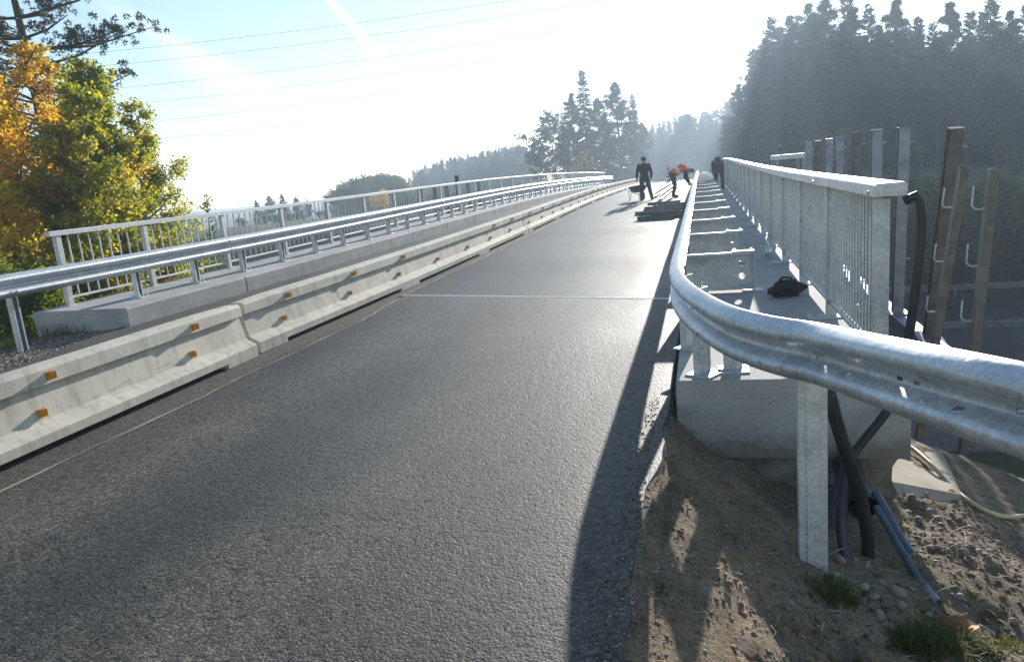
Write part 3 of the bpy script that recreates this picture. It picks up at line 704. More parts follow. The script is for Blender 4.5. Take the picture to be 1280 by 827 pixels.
rf = empty('bridge_railing', (1.07, 5.2, KR)); tag(rf, 'tall galvanised railing with dense upright bars and flat handrail, black hose hanging at its end', 'railing')
QX = 1.08; QH = 1.21
rz = lambda y: KR + prof(y)
rps = [5.12 + 1.88 * k for k in range(39)]
rps = [y for y in rps if y < 78]
qpost = MB().cbox(-.045, .045, -.006, .006, .013, QH - .07, .002).box(-.045, -.037, -.03, -.0062, .013, QH - .071).box(-.045, -.037, .0062, .03, .013, QH - .071).mesh('post', 'zinc_dull')
qend = MB().cbox(-.045, .05, -.012, .012, .013, QH - .07, .003).mesh('post', 'zinc_dull')
qplate = MB().cbox(-.2, .1, -.07, .07, .0, .014, .004).mesh('foot_plate', 'zinc_dull')
qnut = MB().tube([(0, 0, .012), (0, 0, .045)], .015, 6).mesh('anchor_bolt', 'zinc')
qbar = MB().tube([(0, 0, .16), (0, 0, QH - .07)], .0085, 8).mesh('bar', 'zinc_dull')
qfar = MB(); nb = 0
for i, y in enumerate(rps):
    p = inst('post', qend if i == 0 else qpost, rf, Vector((QX, y, rz(y))) - rf.location); inst('foot_plate', qplate, p, (0, 0, .001))
    if y < 30: inst('anchor_bolt', qnut, p, (-.16, .0, 0)); inst('anchor_bolt', qnut, p, (-.10, -.045, 0))
    if i + 1 < len(rps):
        y1 = rps[i + 1]; n = 17
        rail_piece(QX, y + .008, y1 - .008, KR + .125, KR + .16, .022, 'bottom_rail', rf, 'zinc_dull')
        for k in range(1, n):
            yb = y + (y1 - y) * k / n
            if nb < 288: inst('bar', qbar, rf, Vector((QX, yb, rz(yb))) - rf.location); nb += 1
            else: qfar.box(QX - .008, QX + .008, yb - .008, yb + .008, rz(yb) + .16, rz(yb) + QH - .07)
o = qfar.build('bars', 'zinc_dull', rf); o.location = -rf.location; o['kind'] = 'stuff'
tr = [5.0, 7.6, 10.2, 13.9] + [13.9 + 4 * k for k in range(1, 17)]
for a, b in zip(tr, tr[1:]): rail_piece(QX + .03, a + .0015, b - .0015, KR + QH - .055, KR + QH + .025, .088, 'handrail', rf)
for yb in (5.1, 7.5): inst('bolt', bolt_me, rf, Vector((QX - .075, yb, KR + QH - .03)) - rf.location, (0, 0, rad(-90)))

# ------------------------------------------------------------------ concrete barriers
BX = -4.72
def bsec(pad):
    z0 = 0.005 if pad else .055
    h = [(0, z0), (0, .125), (-.012, .138), (-.105, .185), (-.118, .20), (-.172, .432), (-.122, .450), (-.130, .555), (-.155, .585)]
    w = -.45
    return h + [(w - x, z) for x, z in reversed(h)]
def block(name, y0, y1, shift0, shift1, label, chip=False, refl_up=(), refl_lo=()):
    root = empty(name, (BX, (y0 + y1) / 2, prof((y0 + y1) / 2)))
    tag(root, label, 'barrier', 'concrete barrier blocks along the lane')
    L = y1 - y0; pads = [(y0, y0 + .55), (y0 + L / 3 - .4, y0 + L / 3 + .4), (y0 + 2 * L / 3 - .4, y0 + 2 * L / 3 + .4), (y1 - .55, y1)]
    if L < 6: pads = [(y0, y0 + .55), (y1 - .55, y1)]
    ys = sorted({y for a, b in pads for y in (a, b)} | {a + .002 for a, b in pads if a > y0} | {b + .002 for a, b in pads if b < y1 - .01} | set(yline(y0, y1, .8)))
    rings = []
    for y in ys:
        pad = any(a + .001 < y <= b + .001 or (y == a == y0) for a, b in pads)
        s = shift0 + (shift1 - shift0) * (y - y0) / L
        e = .02 if y in (ys[0], ys[-1]) else 0
        sec = bsec(pad)
        rings.append([(BX + s + x * (1 - e) - .215 * e, y, z + prof(y) - (e * .6 if z > .5 else 0)) for x, z in sec])
    o = MB().rings(rings).build('body', 'barrier', root); o.location = -root.location
    smooth_angle(o.data, 25)
    for y in refl_up:
        s = shift0 + (shift1 - shift0) * (y - y0) / L
        inst('reflector', refl_me, root, Vector((BX + s - .126, y, .505 + prof(y))) - root.location)
    for y in refl_lo:
        s = shift0 + (shift1 - shift0) * (y - y0) / L
        inst('reflector', refl_me, root, Vector((BX + s - .132, y, .255 + prof(y))) - root.location)
    return root
rm = MB(); rm.rings([[(0, -.035, -.03), (.052, -.018, -.03), (.055, .022, -.03), (0, .04, -.03)], [(0, -.035, .03), (.052, -.018, .034), (.055, .022, .034), (0, .04, .03)]]); rm.box(.0, .004, -.045, .05, -.034, .036); rm.v = [(x * .85, y * .8, z * .85) for x, y, z in rm.v]
refl_me = rm.mesh('reflector', 'orange')
block('concrete_barrier', 2.2, 6.91, .10, .02, 'concrete barrier block with a chipped top edge, first of the row opposite the curved guardrail', True, (4.38, 6.1), (4.24, 6.0))
b2 = block('concrete_barrier', 7.03, 20.36, -.02, -.0, 'long concrete barrier block, second of the row, beside the joint in the far kerb', False, (7.9, 9.7, 11.55, 17.3, 19.1), (7.75, 9.5, 11.3, 13.2, 15.1, 16.9, 18.8))
for i in range(4):
    y0 = 20.43 + 13.4 * i
    block('concrete_barrier', y0, y0 + 13.37, 0, 0, ['third concrete barrier block of the row, next after the long second one', 'concrete barrier block in the row level with the wheelbarrow', 'concrete barrier block in the row level with the lying steel rails', 'last concrete barrier block at the far end of the row'][i], False,
          [y0 + .8 + 1.85 * k for k in range(7)], [y0 + .6 + 1.85 * k for k in range(7)])

# ------------------------------------------------------------------ steel posts beyond the right railing
def hsec(w=.078, d=.07, t=.012):
    """H section in plan"""
    return [(-w, -d), (w, -d), (w, -d + t), (t / 2, -d + t), (t / 2, d - t), (w, d - t), (w, d), (-w, d), (-w, d - t), (-t / 2, d - t), (-t / 2, -d + t), (-w, -d + t)]
def hpost(name, loc, h, mat, label, group, lean=(0, 0), rz=0, plate=True):
    root = empty(name, loc, rz); root.rotation_euler = (lean[0], lean[1], rz)
    tag(root, label, 'post', group)
    mb = MB().rings([[(x, y, z) for x, y in hsec()] for z in (0, h)])
    mb.build('shaft', mat, root)
    MB().cbox(-.085, .085, -.077, .077, h + .001, h + .014, .003).build('cap_plate', mat, root)
    if plate: MB().cbox(-.16, .16, -.2, .2, -.02, -.001, .004).build('base_plate', 'bluesteel', root)
    for z in (h - .22, h * .62, h * .3):
        MB().tube([(.1, -.02, z), (.15, -.02, z)], .012, 6).build('stud', 'zinc', root)
    if plate: MB().tube([(-.02, -.35, .02), (-.02, -.085, .28)], .012, 6).build('brace', mat, root)
    return root
HY = [11.2, 13.0, 14.75, 16.5, 18.5, 20.05, 21.6, 23.3]
HT = [1.80, 1.86, 1.89, 1.91, 1.88, 1.87, 1.86, 1.88]
for i, (y, zt) in enumerate(zip(HY, HT)):
    lean = (rad(10.5), rad(2)) if i == 0 else (rad(R.uniform(-.4, 2.2)), rad(R.uniform(-.5, .8)))
    hpost('steel_post', (3, y, -1.03), zt + 1.03, 'rust' if i in (0, 3, 6) else 'bluesteel',
          'tall brown steel post with a lean, first of the row beside the two hooked posts' if i == 0 else
          ('tall brown steel post standing upright, %s in the row after the leaning one' % {3: 'third', 6: 'sixth'}[i] if i in (3, 6) else 'tall blue grey steel post, %s in the row after the leaning brown one' % {1: 'first', 2: 'second', 4: 'fourth', 5: 'fifth', 7: 'seventh'}[i]),
          'steel posts in a row behind the right railing', lean)
sb = empty('support_beam', (3, 17, -1.2)); tag(sb, 'steel beam outside the bridge edge carrying the row of tall posts', 'beam')
mb = MB().rings([[(x, y, z) for x, z in [(-.12, -.12), (.12, -.12), (.12, -.1), (.01, -.1), (.01, .1), (.12, .1), (.12, .12), (-.12, .12), (-.12, .1), (-.01, .1), (-.01, -.1), (-.12, -.1)]] for y in (-6.4, 8)])
o = mb.build('flanged_beam', 'bluesteel', sb); o.location = (0, 0, .022)
for k in range(5): MB().box(-2.1, -.125, -6 + 3.2 * k, -5.88 + 3.2 * k, -.05, .07).build('cantilever', 'bluesteel', sb)
# two shorter posts with bent rebar hooks
def hook(parent, z):
    pts = [(-.055, -.03, z), (-.10, -.03, z - .004)] + [(-.10 - .06 * math.sin(a), -.03, z + .056 - .06 * math.cos(a)) for a in [k * math.pi / 12 for k in range(1, 7)]] + [(-.16, -.03, z + .22)]
    MB().tube(pts, .009, 6).build('hook', 'zinc_dull', parent, True)
for (top, bot), lab in zip((((1205, 210), (1170, 420)), ((1242, 211), (1218, 435))), ('shorter grey steel post leaning against the brown post, rebar hooks on its side', 'shorter grey steel post with rebar hooks standing free at the end of the row')):
    a = atx(*top, 2.6); b = atx(*bot, 2.6); d = (a - b); h = d.length; d.normalize()
    base = b - d * 1.6
    root = empty('hooked_post', base); tag(root, lab, 'post')
    root.rotation_euler = Vector((0, 0, 1)).rotation_difference(d).to_euler()
    sec = [(-.04, -.05), (.04, -.05), (.04, -.04), (-.03, -.04), (-.03, .04), (.04, .04), (.04, .05), (-.04, .05)]
    MB().rings([[(x, y, z) for x, y in sec] for z in (0, h + 1.6)]).build('shaft', 'greysteel', root)
    for z in (.35, .98, 1.6): hook(root, 1.6 + h * z / 2.0)
# small dark posts standing outside the left railing
for i, (px_, py_) in enumerate([(525, 236), (543, 233), (558, 231), (571, 221), (585, 228), (598, 227)]):
    P = atx(px_, py_, -11.2); z0 = -1.2
    root = empty('wooden_post', (P.x, P.y, z0)); tag(root, 'dark wooden post poking above the far railing' if i != 3 else 'tallest dark post poking above the far railing', 'post', 'dark posts outside the far railing' if i != 3 else None)
    MB().cbox(-.09, .09, -.09, .09, 0, P.z - z0, .02).build('shaft', 'bark', root); MB().cbox(-.11, .11, -.11, .11, P.z - z0 + .001, P.z - z0 + .06, .02).build('cap', 'bark', root)
# platform with rail at the far side of the post row
pl = empty('formwork_platform', (3.1, 30, 0)); tag(pl, 'grey formwork platform with a lamp on top behind the right railing', 'platform')
P = atx(985, 193, 3.1); MB().cbox(-.55, .55, -.9, .9, P.z - .16, P.z, .02).build('deck', 'zinc_dull', pl); pl.location.y = P.y
for sx in (-.45, .45):
    for sy in (-.8, .8): MB().box(sx - .05, sx + .05, sy - .05, sy + .05, -5, P.z - .161).build('leg', 'bluesteel', pl)
MB().tube([(-.3, -.4, P.z), (-.3, -.4, P.z + .18)], .03).sphere((-.3, -.4, P.z + .24), .09).build('lamp', 'darksteel', pl)

# guardrails and concrete wall along the motorway
def mway_rail(y, zc, label, mat, x0=-120, x1=160):
    root = empty('motorway_guardrail', (6, y, MZ)); tag(root, label, 'guardrail')
    for k in range(int((x1 - x0) / 8)):
        a = x0 + 8 * k; o = wbeam([(a, y, MZ + zc), (a + 8.05, y, MZ + zc)], -1 if y > 30 else 1).build('rail', mat, root); o.location = -root.location
    pm = MB().box(-.05, .05, -.04, .04, 0, zc + .1).mesh('post', mat)
    for k in range(int((x1 - x0) / 4)): inst('post', pm, root, Vector((x0 + 4 * k, y + (.05 if y > 30 else -.05), MZ + .02)) - root.location)
mway_rail(40.6, .62, 'guardrail at the foot of the wooded slope on the far side of the road below', 'greysteel')
mway_rail(31.2, .85, 'guardrail along the middle of the road below the bridge', 'greysteel')
mw = empty('panel_wall', (20, 20.3, MZ)); tag(mw, 'low dark panelled wall beside the road below the bridge', 'wall')
for k in range(30):
    MB().cbox(-60 + 4 * k, -56.03 + 4 * k, -.12, .12, -.1, 1.0, .03).build('panel', 'bluesteel', mw)

# ------------------------------------------------------------------ hoses, pipes and litter at the kerb end
def hose(name, pts, r, mat, label, cat='hose', n=10, step=.05, corr=0):
    c = catmull(pts, step if not corr else .006)
    rr = [r] * len(c)
    if corr: rr = [r + (corr if i % 2 else -corr) for i in range(len(c))]
    o = MB().tube(c, rr, n).build(name, mat, smooth=True); return tag(o, label, cat)
hose('hose', [(1.175, 4.98, 1.30), (1.24, 4.97, 1.33), (1.27, 4.97, 1.22), (1.262, 4.97, .95), (1.225, 4.97, .55), (1.17, 4.97, .2), (1.10, 4.95, .0), (.86, 4.78, -.25), (.70, 4.55, -.46), (.62, 4.40, -.62), (.60, 4.3, -.72)], .028, 'rubber', 'thick black hose hanging over the end of the tall galvanised railing')
hose('hose', [(.60, 4.02, .44), (.63, 4.03, .30), (.70, 4.08, .05), (.78, 4.16, -.2), (.83, 4.2, -.45), (.84, 4.2, -.66), (.83, 4.15, -.8)], .036, 'rubber', 'black cable tied to the guardrail post running down to the stones')
hose('hose', [(.64, 4.10, .33), (.68, 4.14, .12), (.72, 4.18, -.10), (.69, 4.16, -.35), (.70, 4.1, -.55), (.76, 4.05, -.68), (.82, 4.0, -.72)], .030, 'purplehose', 'dark violet duct bending down beside the guardrail post')
hose('corrugated_pipe', [(.92, 4.42, -.42), (1.0, 4.24, -.56), (1.06, 4.05, -.66), (1.08, 3.98, -.69)], .019, 'bluepipe', 'thin blue grey corrugated pipe leaning out from under the kerb', 'pipe', 12, corr=.003)
hose('pipe_sleeve', [(1.075, 3.99, -.685), (1.11, 3.88, -.72), (1.12, 3.76, -.755), (1.11, 3.64, -.80), (1.10, 3.58, -.86)], .036, 'bluesteel', 'dark blue sleeve over the end of the corrugated pipe', 'pipe')
hose('blue_pipe', [(.96, 4.62, -.42), (1.06, 4.42, -.62), (1.14, 4.28, -.74), (1.17, 4.22, -.78)], .027, 'bluepipe', 'smooth blue pipe end lying in the shade beneath the kerb', 'pipe')
pts = catmull([(.86, 5.02, -.40), (.87, 4.7, -.46), (.88, 4.55, -.49)], .05)
o = MB().tube(pts, .085, 16, False).tube(pts, .074, 16, False).build('drain_pipe', 'rubber', smooth=True); tag(o, 'wide black open drain pipe sticking out below the kerb end', 'pipe')
def on_ground(px_, py_, dz=0.):
    d = ray(px_, py_); ts = np.linspace(1.5, 9, 600)
    X, Y, Z = (EYEP[i] + d[i] * ts for i in range(3)); H = terrain(X, Y)
    k = int(np.argmax(Z <= H)); 
    return Vector((X[k], Y[k], H[k] + dz))
cp = [on_ground(1120, 556, .04), on_ground(1141, 567, .045), on_ground(1165, 588, .045)] + [on_ground(x, y, .02) for x, y in ( (1190, 612), (1215, 632), (1240, 645), (1262, 650), (1290, 646), (1330, 640))]
hose('hose', cp, .017, 'cream', 'cream coloured hose snaking across the sunlit soil')
# cable tie
o = MB().tube(catmull([(.54, 3.93, .42), (.60, 3.985, .415), (.665, 4.0, .43), (.63, 4.05, .44), (.58, 4.06, .435)], .02), .006, 6).build('cable_tie', 'rubber'); tag(o, 'black cable tie holding the cable at the guardrail post', 'cable tie')

# rusty sheet and stones
p = on_ground(1160, 776); 
mb = MB(); n = 12; top = []
for k in range(n + 1):
    t = k / n; top.append((-.17 + .34 * t, .02 * math.sin(t * 5), .055 + .022 * math.sin(t * 7 + 1) + R.uniform(-.01, .01) - .04 * abs(t - .45)))
mb.rings([[(x, y + yo, z) for x, y, z in top] + [(x, y + yo, -.06) for x, y, z in reversed(top)] for yo in (0, .006)])
o = mb.build('rusty_sheet', 'rustplate', loc=p + Vector((0, 0, .0)), rot=(rad(-18), 0, rad(-4))); tag(o, 'bent rusty metal sheet with a jagged edge stuck in the soil by the grass', 'metal sheet')

def stone_mesh(seed):
    r = random.Random(seed); bm = bmesh.new(); bmesh.ops.create_icosphere(bm, subdivisions=2, radius=1)
    f = [Vector((r.uniform(-1, 1), r.uniform(-1, 1), r.uniform(-1, 1))).normalized() for _ in range(5)]
    for v in bm.verts:
        k = 1 + sum(.10 * max(0, v.co.normalized().dot(q)) ** 2 * (1 if i % 2 else -1.4) for i, q in enumerate(f))
        v.co = Vector((v.co.x * 1.15, v.co.y * .85, v.co.z * .62)) * k
    me = bpy.data.meshes.new('stone'); bm.to_mesh(me); bm.free(); me.materials.append(MAT['stone'])
    me.polygons.foreach_set('use_smooth', [True] * len(me.polygons)); return me
STM = [stone_mesh(s) for s in range(7)]
def stone(px_, py_, r, label, group):
    p = on_ground(px_, py_)
    o = inst('stone', R.choice(STM), None, p + Vector((0, 0, r * .08)), (R.uniform(-.5, .5), R.uniform(-.5, .5), R.uniform(0, 6)), (r * R.uniform(.7, 1.2), r * R.uniform(.7, 1.2), r * R.uniform(.7, 1.3))); tag(o, label, 'stone', group)
for q in ((1138, 610), (1140, 622), (1157, 618), (1154, 607), (1160, 640), (1190, 642), (1135, 640), (1148, 650), (1172, 648)):
    stone(*q, R.uniform(.018, .035), 'rounded pebble on the sunlit slope beneath the cream hose', 'pebbles beneath the cream hose')
for q in ((1045, 722), (1083, 708), (1090, 690), (1110, 698), (1068, 700), (1062, 728), (1122, 740), (1126, 758), (1104, 730), (1092, 748), (1080, 735), (1048, 700), (1100, 770), (1112, 785), (1140, 736), (1072, 760)):
    stone(*q, R.uniform(.016, .042), 'grey pebble lying in the shade beside the guardrail post', 'pebbles in the shade of the kerb')
for k in range(60):
    stone(R.uniform(1140, 1250), R.uniform(645, 700), R.uniform(.010, .024), 'small pale pebble in the drift of gravel on the sunlit bank', 'small pebbles on the sunlit bank')
for k in range(18):
    stone(R.uniform(1150, 1275), R.uniform(700, 815), R.uniform(.010, .026), 'stone half sunk in the brown soil of the bank', 'stones in the brown soil')
for k in range(14):
    stone(R.uniform(860, 990), R.uniform(690, 825), R.uniform(.008, .020), 'small stone on the sunlit soil between road and post', 'stones between road and guardrail post')
# gravel as one mass
gv, gf = [], []
base = [(0, 0, .6), (1, 0, 0), (0, 1, 0), (-1, 0, 0), (0, -1, 0), (0, 0, -.6)]; bf = [(0, 1, 2), (0, 2, 3), (0, 3, 4), (0, 4, 1), (5, 2, 1), (5, 3, 2), (5, 4, 3), (5, 1, 4)]
def scatter_gravel(name, pts, r0, r1):
    V, Fc = [], []
    for (x, y, z) in pts:
        r = R.uniform(r0, r1); a = R.uniform(0, 6.28); ca, sa = math.cos(a), math.sin(a); o = len(V)
        ax, ay, az = R.uniform(.7, 1.3), R.uniform(.6, 1.1), R.uniform(.5, 1.0)
        for bx, by, bz in base:
            X, Y = bx * ax * r, by * ay * r; V.append((x + X * ca - Y * sa + R.uniform(-.2, .2) * r, y + X * sa + Y * ca + R.uniform(-.2, .2) * r, z + bz * az * r))
        Fc += [tuple(o + i for i in f) for f in bf]
    o = inst(name, np_mesh(name, V, Fc, 'gravel')); return o
pts = []
xs = NR.uniform(-.38, 2.4, 24000); ys_ = NR.uniform(1.9, 5.6, 24000); dens = vnoise(xs, ys_, 2.5, 9) + .6 * vnoise(xs, ys_, 7, 10)
keep = dens > NR.uniform(-.4, .75, 24000); zs = terrain(xs, ys_)
pts = list(zip(xs[keep], ys_[keep], zs[keep]))
cl = scatter_gravel('soil_clods', [(x, y, z - .002) for x, y, z in pts[::4]], .006, .030); cl.data.materials[0] = MAT['ground']; tag(cl, 'crumbly brown soil clods on the bank', 'soil', kind='stuff')
tag(scatter_gravel('gravel', pts, .0025, .012), 'fine gravel strewn over the soil beside the road', 'gravel', kind='stuff')
xs = NR.uniform(-10.2, -7.75, 9000); ys_ = NR.uniform(4.5, 9.3, 9000); k_ = xs < -7.75 - .55 * sstep(6.5, 9, ys_) + NR.normal(0, .08, 9000); xs, ys_ = xs[k_], ys_[k_]; zs = terrain(xs, ys_)
tag(scatter_gravel('gravel', list(zip(xs, ys_, zs)), .012, .035), 'grey gravel verge below the end of the far railing', 'gravel', kind='stuff')
# sandy grit and crumbs along the barrier foot and the road edge
xs = np.concatenate([-4.45 + NR.normal(0, .09, 900), -.33 + NR.normal(0, .07, 1500)]); ys_ = np.concatenate([NR.uniform(2, 30, 900), NR.uniform(1.8, 5.2, 1500)])
tag(scatter_gravel('grit', [(x, y, prof(y) + .004 + (.014 if -4.25 < x < -.34 else 0)) for x, y in zip(xs, ys_)], .003, .009), 'loose grit along the edges of the asphalt lane', 'grit', kind='stuff')

# fallen leaves
lm = MB(); lm.add([(-.02, 0, 0), (-.008, -.016, .004), (.014, -.012, .008), (.026, 0, .002), (.012, .014, .010), (-.01, .015, .005), (0, 0, .006)], [(6, 0, 1), (6, 1, 2), (6, 2, 3), (6, 3, 4), (6, 4, 5), (6, 5, 0)])
leaf_me = lm.mesh('fallen_leaf', 'deadleaf')
for q in ((1190, 617), (1262, 657), (1218, 790), (1195, 786), (1240, 770)):
    o = inst('fallen_leaf', leaf_me, None, on_ground(*q, .012), (R.uniform(-.4, .4), R.uniform(-.4, .4), R.uniform(0, 6)), (1.5,) * 3); tag(o, 'fallen orange leaf on the soil of the bank', 'leaf', 'fallen orange leaves')
# twigs
for (a, b) in (((1155, 752), (1195, 740)), ((1030, 700), (1062, 690)), ((1180, 672), (1215, 662)), ((1205, 665), (1206, 705))):
    A, B_ = on_ground(*a, .01), on_ground(*b, .03); mid = (A + B_) / 2 + Vector((.01, .0, .02))
    tag(MB().tube(catmull([A, mid, B_], .03), .003, 5).build('twig', 'padconcrete'), 'thin dry twig lying on the soil among the stones', 'twig', 'dry twigs on the bank')

def litter(name, n, mat, l0, l1, w, label):
    V, Fc = [], []
    xs = NR.uniform(-.2, 2.2, n); ys_ = NR.uniform(1.9, 5., n); zs = terrain(xs, ys_)
    for x, y, z in zip(xs, ys_, zs):
        a = R.uniform(0, 6.28); L = R.uniform(l0, l1); dx, dy = math.cos(a) * L, math.sin(a) * L; nx_, ny_ = -math.sin(a) * w, math.cos(a) * w; b = R.uniform(-.4, .4) * L; o = len(V)
        for t_, k_ in ((-.5, 0), (0, 1), (.5, 0)):
            for q in (-1, 1): V.append((x + dx * t_ + nx_ * q + b * k_ * nx_ / w, y + dy * t_ + ny_ * q + b * k_ * ny_ / w, z + .006 + .012 * k_ + R.uniform(0, .006)))
        Fc += [(o, o + 1, o + 3, o + 2), (o + 2, o + 3, o + 5, o + 4)]
    tag(inst(name, np_mesh(name, V, Fc, mat)), label, 'litter', kind='stuff')
litter('dry_stalks', 700, 'padconcrete', .03, .14, .0016, 'dry grass stalks and bits of twig strewn on the soil')
litter('leaf_litter', 160, 'rustplate', .015, .035, .008, 'brown bits of dead leaf strewn on the soil')
# grass
def grass(name, centers, n, spread, h, label, dzs=None):
    V, Fc = [], []
    for (cx, cy_, s) in centers:
        z0_ = tz(cx, cy_); gx_ = (tz(cx + .08, cy_) - z0_) / .08; gy_ = (tz(cx, cy_ + .08) - z0_) / .08
        for k in range(int(n * s)):
            x, y = cx + R.gauss(0, spread * s), cy_ + R.gauss(0, spread * s)
            z = z0_ + gx_ * (x - cx) + gy_ * (y - cy_) - .01
            a = R.uniform(0, 6.28); L = h * R.uniform(.5, 1.2) * s ** .5; w = R.uniform(.0018, .004) * (h / .12) ** .6; le = R.uniform(.2, 1.1)
            dx, dy = math.cos(a), math.sin(a); o = len(V)
            for t, ww in ((0, 1), (.4, .8), (.75, .5), (1, .08)):
                q = le * t * t * L
                for s2 in (-1, 1): V.append((x + dx * q - dy * w * ww * s2, y + dy * q + dx * w * ww * s2, z + L * t * (1 - .35 * t * le)))
            for i in range(3): Fc.append((o + 2 * i, o + 2 * i + 1, o + 2 * i + 3, o + 2 * i + 2))
    return tag(inst(name, np_mesh(name, V, Fc, 'grassblade')), label, 'grass', kind='stuff')
cs = []
for q, s in (((1035, 745), .8), ((1045, 738), .8), ((1060, 752), .6), ((1150, 805), 1.), ((1170, 800), 1.), ((1140, 815), .9), ((1190, 812), .8), ((1215, 808), .6), ((1240, 815), .6), ((1265, 812), .6)):
    p = on_ground(*q); cs.append((p.x, p.y, s))
for k in range(60): p = on_ground(R.uniform(1010, 1275), R.uniform(720, 826)); cs.append((p.x, p.y, R.uniform(.05, .16)))
grass('grass', cs, 330, .055, .085, 'tufts of short green grass on the bank by the guardrail post')
cs = [(R.uniform(-13, -9.2), R.uniform(5.5, 11), R.uniform(.5, 1)) for k in range(120)]
grass('grass', cs, 55, .22, .28, 'rough grass on the verge under the autumn trees')
cs = [(R.uniform(4, 40), R.uniform(43, 58), 1) for k in range(300)]
grass('grass', cs, 14, .8, .9, 'rough grass on the slope beyond the road below')

# black bag and bottle on the walkway
mb = MB(); rs = []
for i in range(9):
    th = math.pi * (i + .02) / 8.04; rr = math.sin(th)
    rs.append([(.19 * rr * (1 + .25 * R.uniform(-1, 1)) * math.cos(a), .12 * rr * (1 + .25 * R.uniform(-1, 1)) * math.sin(a), max(0, .075 - .085 * math.cos(th) + R.uniform(-.022, .022))) for a in [2 * math.pi * k / 16 for k in range(16)]])
mb.rings(rs); bag = mb.build('bag', 'cloth_black', loc=(.83, 8.15, KR + .001 + prof(8.2)), rot=(0, 0, .3)); tag(bag, 'crumpled black bag lying on the walkway by the railing foot', 'bag')
MB().tube(catmull([(-.1, 0, .11), (-.05, .03, .19), (.05, .03, .18), (.09, 0, .12)], .03), .012, 6).build('strap', 'cloth_black', bag)
yb = 11.2
bt = empty('water_bottle', (.90, yb, KR + prof(yb) + .001)); tag(bt, 'clear plastic water bottle with blue base standing beside the tall railing', 'bottle')
prof_b = [(.001, 0), (.048, .0), (.052, .01), (.052, .09), (.046, .10), (.052, .11), (.052, .22), (.04, .27), (.018, .31), (.018, .33)]
MB().rings([[(r * math.cos(2 * math.pi * k / 14), r * math.sin(2 * math.pi * k / 14), z) for k in range(14)] for r, z in prof_b]).build('bottle_body', 'clear', bt, True)
MB().tube([(0, 0, .331), (0, 0, .352)], .02, 10).build('cap', 'plasticblue', bt); MB().tube([(0, 0, .012), (0, 0, .06)], .0535, 14, False).build('label_band', 'plasticblue', bt)

# ------------------------------------------------------------------ things on the carriageway
sec_u = [(-.07, 0), (.07, 0), (.07, .1), (.06, .1), (.06, .012), (-.06, .012), (-.06, .1), (-.07, .1)]
pm = MB().rings([[(x, y, z) for y, z in sec_u] for x in (-.55, .55)]).mesh('channel', 'darksteel')
rows = [(21.8, 3), (22.8, 3), (23.9, 4), (25.0, 3), (26.2, 3)]
for y0, n in rows:
    for k in range(n):
        lay = 1 if k == n - 1 else 0; y = y0 + min(k, n - 2) * .19 + R.uniform(-.02, .02)
        root = empty('steel_channel', (-1.0 + R.uniform(-.3, .15) - (.28 if 23 < y0 < 25 else 0), y, prof(y) + .018 + lay * .108), rad(R.uniform(-5, 5) if lay == 0 else R.uniform(-14, 14)))
        tag(root, 'dark steel channel lying across the lane in the pile near the workers', 'steel channel', 'dark steel channels piled on the lane')
        inst('channel', pm, root, rot=(0, 0, 0)); 
        inst('end_plate', MAT.setdefault('_ep', MB().box(-.56, -.5505, -.06, .06, .013, .1).mesh('end_plate', 'zinc_dull')), root)
for a, b, lab in (((-1.98, 33.2), (-1.75, 47), 'long steel rail lying on the asphalt behind the workers, the one nearer the barriers'), ((-1.62, 30.4), (-1.38, 43.5), 'long steel rail lying on the asphalt behind the workers, the one nearer the kerb walkway')):
    n = 8; pth = [(a[0] + (b[0] - a[0]) * k / n, a[1] + (b[1] - a[1]) * k / n, prof(a[1] + (b[1] - a[1]) * k / n) + .175) for k in range(n + 1)]
    o = wbeam(pth, 1).build('steel_rail', 'bluesteel'); smooth_angle(o.data, 50); tag(o, lab, 'steel rail')

# wheelbarrow
wbx = Vector((-2.62, 32.4, prof(32.4) + .016))
wb = empty('wheelbarrow', wbx, rad(25)); tag(wb, 'dark wheelbarrow standing beside the worker with the cap', 'wheelbarrow')
mb = MB(); t0 = [(-.30, -.42, .62), (.30, -.42, .62), (.30, .38, .58), (-.30, .38, .58)]; b0 = [(-.16, -.2, .34), (.16, -.2, .34), (.18, .22, .32), (-.18, .22, .32)]
t1 = [(x * .94, y * .94, z) for x, y, z in t0]; b1 = [(x * .92, y * .92, z + .015) for x, y, z in b0]
mb.rings([b0, t0, t1, b1]); mb.build('tray', 'tray', wb)
w_ = MB(); ring = []
for k in range(21):
    a = 2 * math.pi * k / 20; c_a, s_a = math.cos(a), math.sin(a)
    ring.append([(dx, (.15 + dr_) * c_a, (.15 + dr_) * s_a) for dx, dr_ in ((-.045, -.02), (-.045, .03), (0, .045), (.045, .03), (.045, -.02))])
wheel = w_.rings(ring, False).build('wheel', 'tyre', wb, loc=(0, -.5, .197), smooth=True)
MB().tube([(-.05, 0, 0), (.05, 0, 0)], .1, 14).build('rim', 'zinc_dull', wheel)
for s in (-1, 1):
    MB().tube(catmull([(s * .07, -.5, .197), (s * .15, -.1, .30), (s * .24, .45, .42), (s * .27, .85, .56)], .1), .017, 8).build('handle', 'zinc_dull', wb, smooth=True)
    MB().tube(catmull([(s * .2, .3, .38), (s * .22, .36, .015), (s * .22, .5, .015), (s * .24, .5, .43)], .08), .014, 8).build('leg', 'zinc_dull', wb, smooth=True)

